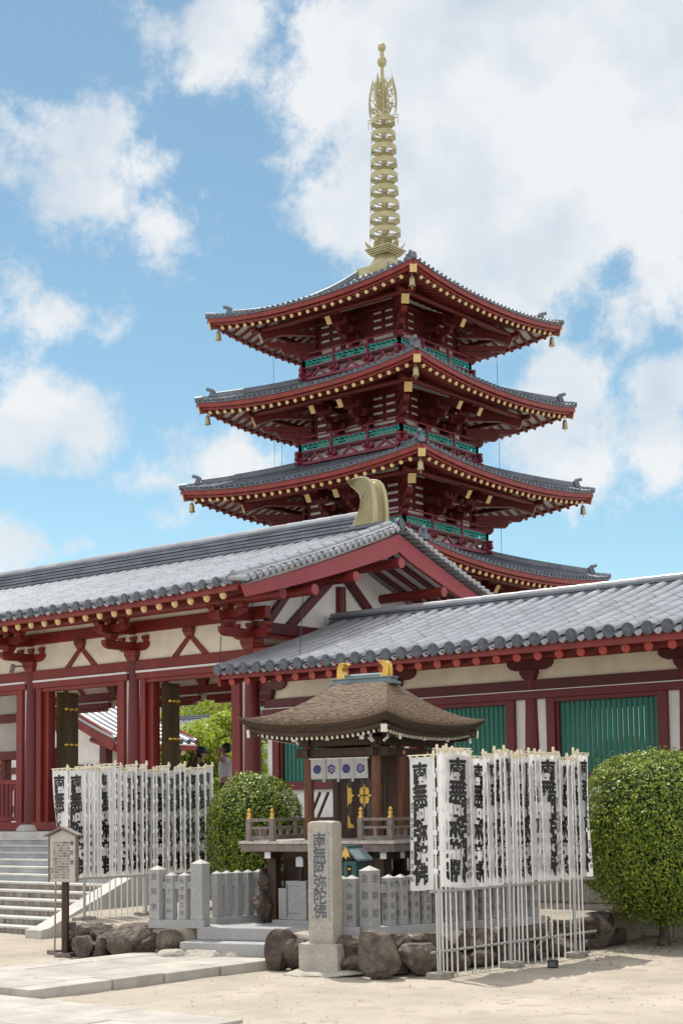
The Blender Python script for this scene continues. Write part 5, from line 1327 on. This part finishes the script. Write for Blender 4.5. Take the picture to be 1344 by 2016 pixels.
def put(v, loc, rot, label, group):
    if not used[v]:
        used[v] = True; o = protos[v]; o.location = loc; o.rotation_euler = rot; o['label'] = label; o['group'] = group
    else: o = dup(protos[v], loc, rot, label, group)
    o.scale = (1, 1, rnd.uniform(.972, 1.012))
    return o
rnd = random.Random(12)
bx = [862, 873, 880, 890, 901, 916, 935, 956, 969, 982, 994, 1003, 1013, 1022, 1030, 1039, 1053, 1065, 1077, 1088, 1099, 1112, 1124, 1134, 1142, 1149]
RH = [163, 88, 84, 90, 98, 104, 100, 110, 103, 112, 106, 114, 108, 104, 112, 106, 98, 86, 92, 108, 112, 104, 110, 102, 108, 104]
RV = [0, 3, 0, 3, 2, 1, 3, 4, 1, 0, 3, 2, 1, 3, 0, 4, 1, 0, 2, 3, 1, 4, 2, 0, 3, 1]
xrow = lambda y: -9.53+.035*(y-13.2)
for i, x in enumerate(bx):
    p = onz(x, 1925-(x-853)*.147, 0.)
    k = 1 if i else 1
    lab = 'banner nearest the inscribed pillar, turned outward with its side writing readable' if i == 0 else 'white banner before the carved stone fence, %s pole counting from the inscribed pillar' % ordw[i]
    put(RV[i], (p.x, p.y, 0), (radians(rnd.uniform(-.5, .5)), radians(rnd.uniform(-.6, .4)), radians(RH[i]+rnd.uniform(-4, 4))), lab, 'banners before the carved fence')
n = 25
lp = [132, 168, 176, 184, 192, 201, 215, 226, 238, 250, 262, 270, 281, 291, 303, 310, 322, 335, 346, 357, 366, 378, 392, 405, 418]
lq = pts_px(lp, 1821, 133, 1797, 425, z=.35, back=0)
for i in range(n):
    x, y = lq[i][0]+rnd.uniform(-.02, .02), lq[i][1]
    lab = 'white tapering banner standing a little apart, right beside the notice board' if i == 0 else 'white banner before the staircase, %s pole counting from the notice board' % ordw[i]
    put([4, 1, 3, 1, 0, 3, 2, 0, 3, 1][i % 10] if i else 4, (x, y, 0), (0, radians(rnd.uniform(-.8, .8)), radians((167 if i < 10 else 151)+rnd.uniform(-8, 8) if i else 166)), lab, 'banners before the staircase')
# racks holding the poles
def rack(label, p, q, zs, base, z0=0.):
    t = thing('banner_rack', label, 'rack'); p, q = Vector(p), Vector(q)
    for z in zs:
        m = MB(); m.tube([(p.x, p.y, z), (q.x, q.y, z)], .014, 8); build('rail', m, STEEL, t, smooth=True)
    for k in base:
        b = p+(q-p)*k; m = MB(); m.tube([(b.x+.03, b.y, z0), (b.x+.03, b.y, zs[-1]+.03)], .019, 8); build('upright', m, STEEL, t, smooth=True)
        m = MB(); m.cbox(b.x+.05, b.y-.02, z0-.02, .19, .26, .085); build('concrete_foot', m, CONC, t, bevel=.008)
rack('grey steel rack on concrete feet holding the banners before the carved fence', (-9.50, 13.16, 0), (-9.40, 16.42, 0), (.27, .90), (.03, .43, .84))
rack('grey steel rack holding the banners before the staircase', (lq[0][0]+.03, lq[0][1]-.1, 0), (lq[-1][0]+.03, lq[-1][1]+.1, 0), (.93,), (.12, .5, .9), .38)
p = onz(1086, 1906, 0.)
t = thing('spotlight', 'small black ground box at the foot of the banner poles on the sand', 'ground light', (p.x, p.y, 0), radians(20))
m = MB(); m.cbox(0, .05, 0, .105, .1, .085); build('housing', m, BLACK, t, bevel=.008); m = MB(); m.box(-.04, .04, -.003, 0, .015, .07); build('lens', m, ETCH, t)
# ------------------------------------------------------------------ foliage
def leafmesh(name, P, Nn, size, m, parent, rndseed=1, flat=.5):
    rg = np.random.default_rng(rndseed); n = len(P)
    d = Nn+rg.normal(0, flat, (n, 3)); d /= np.linalg.norm(d, axis=1)[:, None]
    a = rg.normal(0, 1, (n, 3)); u = np.cross(d, a); u /= np.linalg.norm(u, axis=1)[:, None]; v = np.cross(d, u)
    s = size*rg.uniform(.6, 1.35, (n, 1))
    V = np.stack([P-u*s, P+v*s*.5+d*s*.12, P+u*s, P-v*s*.5+d*s*.12], 1).reshape(-1, 3)
    me = bpy.data.meshes.new(name); me.vertices.add(4*n); me.vertices.foreach_set('co', V.astype(np.float32).ravel())
    me.loops.add(4*n); me.loops.foreach_set('vertex_index', np.arange(4*n, dtype=np.int32)); me.polygons.add(n)
    me.polygons.foreach_set('loop_start', np.arange(0, 4*n, 4, dtype=np.int32)); me.polygons.foreach_set('loop_total', np.full(n, 4, dtype=np.int32))
    me.update(calc_edges=True); me.materials.append(m)
    o = bpy.data.objects.new(name, me); COL.objects.link(o)
    if parent: o.parent = parent
    return o
def nz(P, f, s):
    return (np.sin(P[:, 0]*f+s)+np.sin(P[:, 1]*f*1.3+2*s)+np.sin(P[:, 2]*f*1.1+s*3)+np.sin((P[:, 0]+P[:, 2])*f*2.3+s)*.5)/3.5
def shrub(label, loc, r, rz_, zc, n, size, seed):
    t = thing('clipped_shrub', label, 'shrub', loc)
    rg = np.random.default_rng(seed)
    d = rg.normal(0, 1, (n, 3)); d /= np.linalg.norm(d, axis=1)[:, None]
    p = 2.5; k = (np.abs(d[:, 0])**p+np.abs(d[:, 1])**p+np.abs(d[:, 2])**p)**(-1/p)
    S = d*k[:, None]
    bump = 1+.045*nz(S, 4, seed)+.035*nz(S, 11, seed+1)+.02*nz(S, 27, seed+2)
    depth = 1-np.abs(rg.normal(0, .05, n)); sp_ = rg.uniform(0, 1, n) < .05; depth[sp_] = 1+np.abs(rg.normal(0, .03, sp_.sum())); low = np.clip((-S[:, 2]-.35)/.6, 0, 1)
    depth -= low*rg.uniform(0, .28, n)
    P = S*(bump*depth)[:, None]*np.array([r, r, rz_]); keep = rg.uniform(0, 1, n) > low*.55
    taper = 1-.22*low; P[:, 0] *= taper; P[:, 1] *= taper
    P[:, 2] += zc; keep &= P[:, 2] > .12
    Nn = d+np.array([0, 0, .25])
    leafmesh('foliage', P[keep], Nn[keep], size, LEAFD, t, seed)
    # solid near-black core, its colour stands in for shade between the leaves
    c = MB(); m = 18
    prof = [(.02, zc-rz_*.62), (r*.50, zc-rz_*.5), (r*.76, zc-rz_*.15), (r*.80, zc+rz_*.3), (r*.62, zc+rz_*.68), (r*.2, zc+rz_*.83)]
    c.lathe((0, 0), prof, 20); build('shade_core', c, LEAFI, t)
    q = MB(); rn = random.Random(seed); q.tube([(0, 0, -.05), (.02, .01, .25), (.0, 0, .6)], [.085, .06, .05], 9)
    for i in range(5): a = i*1.25; q.tube([(cos(a)*.02, sin(a)*.02, .0), (cos(a)*.13, sin(a)*.13, -.03)], [.05, .02], 6)
    for i in range(26):
        a = rn.random()*2*pi; l = rn.uniform(.35, .85)*r; z = zc-rz_*rn.uniform(.35, .85); q.tube([(.01, .01, .3+rn.random()*.3), (cos(a)*l*.5, sin(a)*l*.5, z), (cos(a+.2)*l, sin(a+.2)*l, z+.18)], [.028, .016, .006], 5)
    build('trunk', q, BARK, t, smooth=True)
    return t
sp1 = onz(1294, 1863, 0.)
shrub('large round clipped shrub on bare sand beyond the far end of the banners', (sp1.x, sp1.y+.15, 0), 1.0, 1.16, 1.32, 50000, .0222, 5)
sp2 = onz(504, 1790, .40)
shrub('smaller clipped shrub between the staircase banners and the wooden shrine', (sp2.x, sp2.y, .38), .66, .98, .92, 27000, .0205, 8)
def tree(label, loc, h, cr, n, size, m, seed, nm='leafy_tree'):
    t = thing(nm, label, 'tree', loc); rn = random.Random(seed); rg = np.random.default_rng(seed)
    q = MB(); q.tube([(0, 0, -.1), (.1, 0, h*.3), (.0, .1, h*.62), (.1, 0, h*.85)], [h*.035, h*.027, h*.016, .03], 9)
    Ps, Ns = [], []; k = 46
    for i in range(k):
        a = rn.random()*2*pi; f = rn.uniform(.28, 1.0); rr = cr*sin(pi*min(1, .18+f*.78))**.6*rn.uniform(.35, 1.0)
        c = np.array([cos(a)*rr, sin(a)*rr, h*f]); s = cr*rn.uniform(.20, .36)
        q.tube([(0, 0, h*f*.65), (c[0]*.5, c[1]*.5, h*f*.85), tuple(c)], [.06, .04, .012], 5)
        nn = n//k; d = rg.normal(0, 1, (nn, 3)); d /= np.linalg.norm(d, axis=1)[:, None]
        Ps.append(c+d*s*np.array([1, 1, .62])*(1-np.abs(rg.normal(0, .22, nn)))[:, None]); Ns.append(d*.6+np.array([0, 0, .7]))
    build('trunk', q, BARK, t, smooth=True); leafmesh('crown', np.concatenate(Ps), np.concatenate(Ns), size, m, t, seed, .6)
    return t
FT = [(415, 78, 7.6, 3.2, LEAFY, 'yellow-green maple seen through the right opening of the gate'), (442, 50, 4.1, 2.0, LEAFY, 'lower yellow-green maple behind the two visitors in the gate'), (372, 48, 3.7, 1.9, LEAFY, 'small yellow-green tree beside the open bronze gate door'),
      (228, 50, 4.2, 1.5, LEAFG, 'green tree glimpsed through the middle gate opening'), (4, 55, 3.6, 1.8, LEAFY, 'yellow-green tree behind the red lattice of the gate'),
      (1130, 44, 2.3, 1.6, LEAFY, 'yellow-green tree behind the middle green barred window'), (1235, 46, 2.9, 1.9, LEAFY, 'green tree behind the right barred window'), (960, 47, 2.0, 1.5, LEAFG, 'green tree behind the window right of the shrine'), (640, 48, 2.0, 1.5, LEAFG, 'green tree behind the window left of the shrine')]
for i, (px, d, h, cr, m_, lab) in enumerate(FT):
    p = at(px, 1590, d); tree(lab, (p.x, p.y, .6), h, cr, 14000, .085 if m_ is LEAFY else .09, m_, 60+i)
# ------------------------------------------------------------------ buildings seen through the gate
def small_hall(label, loc, rz, L, D, zw, ze, zr, nm='temple_hall', gold=True, pitch=.33):
    t = thing(nm, label, 'temple hall', loc, rz)
    # ridge along local x, slope facing -y
    pf = lambda u: (-D/2-1.3+(D/2+1.3)*u, ze+(zr-ze)*(.82*u+.18*u*u))
    for sg in (1, -1):
        tf = (lambda x, y, z: (x, y, z)) if sg == 1 else (lambda x, y, z: (x, -y, z))
        tm, en = MB(), MB(); tile_slope(tm, tf, frange(-L/2, L/2, pitch), pf, .085, .45, lambda x: 0, en, seg=5, seed=5)
        r = build('roof', tm, TILE, t, smooth=True); build('eave_tile_ends', en, TILED, r)
        s = MB(); A = [tf(-L/2, pf(0)[0], ze-.05), tf(L/2, pf(0)[0], ze-.05), tf(L/2, 0, zr-.05), tf(-L/2, 0, zr-.05)]; s.add(A+[(x, y, z-.05) for x, y, z in A], [(0, 1, 2, 3), (7, 6, 5, 4), (0, 4, 5, 1), (1, 5, 6, 2), (3, 7, 4, 0)]); build('roof_boarding', s, WHITE, r)
        s = MB(); s.bar(tf(-L/2, pf(0)[0]+.06, ze-.15), tf(L/2, pf(0)[0]+.06, ze-.15), .1, .2)
        for x in (-L/2, L/2): s.bar(tf(x, pf(0)[0]+.02, ze-.12), tf(x, 0, zr-.12), .1, .40)
        build('eave_board', s, RED, t)
        a, c = MB(), MB(); x = -L/2+.3
        while x < L/2-.2:
            a.tube([tf(x, pf(0)[0]+.12, ze-.33), tf(x, -D/2+.1, ze-.33+1.3*.3)], .07, 7); c.tube([tf(x, pf(0)[0]+.10, ze-.33), tf(x, pf(0)[0]+.13, ze-.325)], .085, 9); x += .42
        ra = build('rafters', a, RED, t); build('rafter_caps', c, GOLD, ra)
    s, s2 = MB(), MB(); ridge_stack(s, s2, ID, -L/2-.05, L/2+.05, 0, zr-.05, .3, .3, 4, .09); build('main_ridge', s, TILE2, t)
    s = MB(); s.box(-L/2+.8, L/2-.8, -D/2, D/2, 0, ze-.1); s.prism([(-D/2, ze-.1), (D/2, ze-.1), (0, zr-.3)], -L/2+.8, L/2-.8, 'x'); build('wall', s, WHITE, t)
    s = MB(); n = max(2, int(L/2.6))
    for i in range(n+1):
        x = -L/2+.8+(L-1.6)*i/n
        for y in (-D/2, D/2): s.cbox(x, y, 0, .26, .26, ze-.1)
    for y in (-D/2, 0, D/2):
        for x in (-L/2+.8, L/2-.8): s.cbox(x, y, 0, .27, .27, ze-.1)
    for z in (1.2, zw-.5, zw): s.box(-L/2+.7, L/2-.7, -D/2-.06, D/2+.06, z, z+.2)
    for x in (-L/2+.74, L/2-.74):
        for sy in (-1, 1): s.bar((x, 0, zr-.75), (x, sy*.75, zw+.25), .1, .16)
    build('timber_frame', s, PURP, t)
    return t
# hall with gable to us: ridge along Y
p = at(214, 1445, 44)
small_hall('red gabled hall with grey tiles glimpsed through the middle gate opening', (p.x-3.4, p.y+1.75, .6), radians(90), 3.3, 4.6, 2.4, 3.25, 4.9)
p = at(425, 1440, 60)
small_hall('far tiled corridor with gold rafter ends behind the maples in the gate', (p.x-7.6, p.y+2.8, .6), 0, 15, 1.4, 3.4, 4.4, 4.95)
ob_ = at(372, 1400, 105)
t = thing('office_block', 'pale blue glazed office block far behind the maples, seen through the gate', 'building', (ob_.x-4, ob_.y, 0), radians(20))
m = MB(); m.box(-8, 6.0, 0, 10, 0, 14); build('wall', m, BLUEW, t)
for i in range(6):
    for j in range(5): m = MB(); m.box(-7.4+i*2.2, -5.7+i*2.2, -.06, 0.02, 1.5+j*2.5, 3.3+j*2.5); build('window', m, GLASS, t)
ob_ = at(455, 1400, 100)
t = thing('brown_building', 'dark brown block far behind the visitors, at the right of the gate opening', 'building', (ob_.x, ob_.y, 0), radians(20))
m = MB(); m.box(-4, 8, 0, 8, 0, 9.5); build('wall', m, BRICK, t)
for i in range(4):
    for j in range(3): m = MB(); m.box(-3.3+i*2.6, -2.0+i*2.6, -.06, .02, 2+j*2.5, 3.4+j*2.5); build('window', m, GLASS, t)
# leaning dark poles against the corridor wall behind the shrine
t = thing('leaning_poles', 'dark timber poles leaning on the white wall behind the shrine', 'poles', (0, 0, 0))
for i, (a, b_) in enumerate(((606, 630), (622, 646))):
    p, q = at(a, 1620, 24.6), at(b_, 1560, 24.9); m = MB(); m.bar(tuple(p), tuple(q), .035, .035); build('pole', m, WOOD, t)
# ------------------------------------------------------------------ visitors
def skinned(name, chains, m, parent, lv=1):
    vs, es, rs = [], [], []
    idx = {}
    for ch in chains:
        prev = None
        for (p, r) in ch:
            key = tuple(round(c, 4) for c in p)
            if key not in idx: idx[key] = len(vs); vs.append(p); rs.append(r)
            i = idx[key]
            if prev is not None: es.append((prev, i))
            prev = i
    me = bpy.data.meshes.new(name); me.from_pydata(vs, es, []); o = bpy.data.objects.new(name, me); COL.objects.link(o)
    me.materials.append(m); o.parent = parent
    o.modifiers.new('skin', 'SKIN')
    if not me.skin_vertices: pass
    for i, sv in enumerate(me.skin_vertices[0].data): sv.radius = (rs[i], rs[i]) if not isinstance(rs[i], tuple) else rs[i]; sv.use_root = i == 0
    s = o.modifiers.new('sub', 'SUBSURF'); s.levels = lv+1; s.render_levels = lv+1
    return o
def person(label, loc, rz, top, arm_up, hat, nm='person'):
    t = thing(nm, label, 'person', loc, rz)     # faces local -y
    hip = (0, 0, .92)
    sh = [((0, 0, .92), .135), ((0, 0, 1.08), .125), ((0, 0, 1.25), .15), ((0, .0, 1.38), .12), ((0, 0, 1.45), .055)]
    legs = [[((0, 0, .92), .135), ((s*.09, 0, .84), .095), ((s*.10, -.01, .48), .062), ((s*.10, .02, .10), .042), ((s*.11, -.03, .04), .042), ((s*.115, -.16, .03), .032)] for s in (-1, 1)]
    def armc(s, upq):
        if upq: return [((0, .0, 1.38), .12), ((s*.17, 0, 1.37), .058), ((s*.33, -.10, 1.36), .044), ((s*.24, -.20, 1.53), .034), ((s*.15, -.16, 1.60), .03)]
        return [((0, .0, 1.38), .12), ((s*.17, 0, 1.37), .058), ((s*.22, .01, 1.12), .043), ((s*.22, -.08, .88), .032), ((s*.21, -.10, .80), .034)]
    body = skinned('body', [sh]+legs+[armc(1, arm_up), armc(-1, False)]+[[((0, 0, 1.45), .055), ((0, -.005, 1.52), .06), ((0, -.01, 1.59), .098), ((0, 0, 1.66), .085)]], SKIN, t)
    skinned('shirt', [[((0, 0, .90), .15), ((0, 0, 1.08), .145), ((0, 0, 1.25), .168), ((0, 0, 1.39), .13)]]+[[((0, 0, 1.39), .13), ((s*.17, 0, 1.375), .075), ((s*(.27 if (arm_up and s > 0) else .21), -.05 if (arm_up and s > 0) else .01, 1.365 if (arm_up and s > 0) else 1.18), .064)] for s in (-1, 1)], top, t)
    skinned('trousers', [[((0, 0, .96), .145), ((0, 0, .90), .15)]]+[[((0, 0, .90), .15), ((s*.09, 0, .82), .108), ((s*.10, -.01, .48), .078), ((s*.10, .02, .12), .062)] for s in (-1, 1)], TROU, t)
    h = MB(); h.lathe((0, .012), [(.075, 1.53), (.098, 1.57), (.105, 1.63), (.10, 1.68), (.075, 1.72), (.03, 1.74)], 16); hr = build('hair', h, HAIR, t, smooth=True); hr.location = (0, .02, 0)
    # face
    f = MB(); f.lathe((0, 0), [(.006, -.02), (.013, -.005), (.008, .02), (.003, .03)], 8); n_ = build('nose', f, SKIN, t, smooth=True); n_.location = (0, -.112, 1.58)
    for s in (-1, 1):
        f = MB(); f.lathe((0, 0), [(.004, -.007), (.010, -.002), (.010, .002), (.004, .007)], 8); e = build('eye', f, HAIR, t, smooth=True); e.location = (s*.036, -.100, 1.605)
        f = MB(); f.lathe((0, 0), [(.006, -.03), (.016, -.01), (.018, .012), (.008, .028)], 8); e = build('ear', f, SKIN, t, smooth=True); e.location = (s*.100, .0, 1.59)
        hx_ = (s*.15, -.16, 1.60) if (arm_up and s > 0) else (s*.21, -.10, .80)
        for k in range(5):
            dz = -1 if not (arm_up and s > 0) else 0
            ff = MB(); off = (k-2)*.018
            if dz: q = [(hx_[0], hx_[1]+off, hx_[2]-.02), (hx_[0], hx_[1]+off*1.1-.006, hx_[2]-.06), (hx_[0]-s*.012, hx_[1]+off*1.1-.012, hx_[2]-.095+abs(k-1.6)*.008)]
            else: q = [(hx_[0]-s*.01, hx_[1], hx_[2]+off), (hx_[0]-s*.05, hx_[1]+.005, hx_[2]+off*1.1), (hx_[0]-s*.08, hx_[1]+.02, hx_[2]+off)]
            ff.tube(q, [.010, .009, .007], 6); build('finger', ff, SKIN, t, smooth=True)
    if hat:
        c = MB(); c.lathe((0, 0), [(.112, 1.635), (.118, 1.66), (.112, 1.72), (.085, 1.765), (.03, 1.785)], 18); c.prism([(-.09, -.08), (-.075, -.17), (-.03, -.205), (.03, -.205), (.075, -.17), (.09, -.08)], 1.637, 1.65, 'z'); o = build('cap', c, NVY, t, smooth=True)
    return t
p = at(397, 1590, 34.2); person('person in a dark navy cap standing inside the gate, head above the staircase banners', (p.x, p.y, FL), radians(39+100), TROU, False, True)
p = at(444, 1590, 31.6); person('person in a white T-shirt raising one arm to the head inside the gate', (p.x, p.y, FL), radians(39-80), SHIRT, True, False)
# fallen leaves, pebbles, dry grass tufts on the sand
pb = MB(); rnd = random.Random(21)
for i in range(1500):
    x, y = rnd.uniform(-16, -4), rnd.uniform(8.5, 19)
    if -15.3 < x < -9.6 and y > 12.9: continue
    if y < 9.7 and x < -8.9: continue
    s = rnd.uniform(.004, .013); z = .012*noise3(x*.9, y*.9, 0)+.006*noise3(x*3, y*3, 4)
    pb.add([(x-s, y-s*.7, z), (x+s, y-s*.5, z), (x+s*.6, y+s, z), (x-s*.8, y+s*.7, z), (x, y, z+s*.9)], [(0, 1, 4), (1, 2, 4), (2, 3, 4), (3, 0, 4)])
o = build('pebbles', pb, GRAND); o['kind'] = 'stuff'
rg = np.random.default_rng(4); n = 420
P = np.stack([rg.normal(-9.1, .9, n), rg.normal(17.4, 1.1, n), np.full(n, .025)], 1); o = leafmesh('fallen_leaves', P, np.tile([0, 0, 1.], (n, 1)), .022, BARK, None, 3, .25); o['kind'] = 'stuff'
gt = MB()
for i in range(900):
    k = rnd.random(); x = -9.45+rnd.gauss(0, .10)+.3*rnd.random()*k; y = 13.4+3.2*k+rnd.gauss(0, .05)
    if noise3(x*4, y*4, 1) < .1: continue
    a = rnd.random()*6.28; h = rnd.uniform(.015, .05); gt.add([(x, y, 0), (x+.006*cos(a), y+.006*sin(a), 0), (x+h*.5*cos(a+1), y+h*.5*sin(a+1), h)], [(0, 1, 2)])
o = build('dry_grass', gt, LEAFG); o['kind'] = 'stuff'
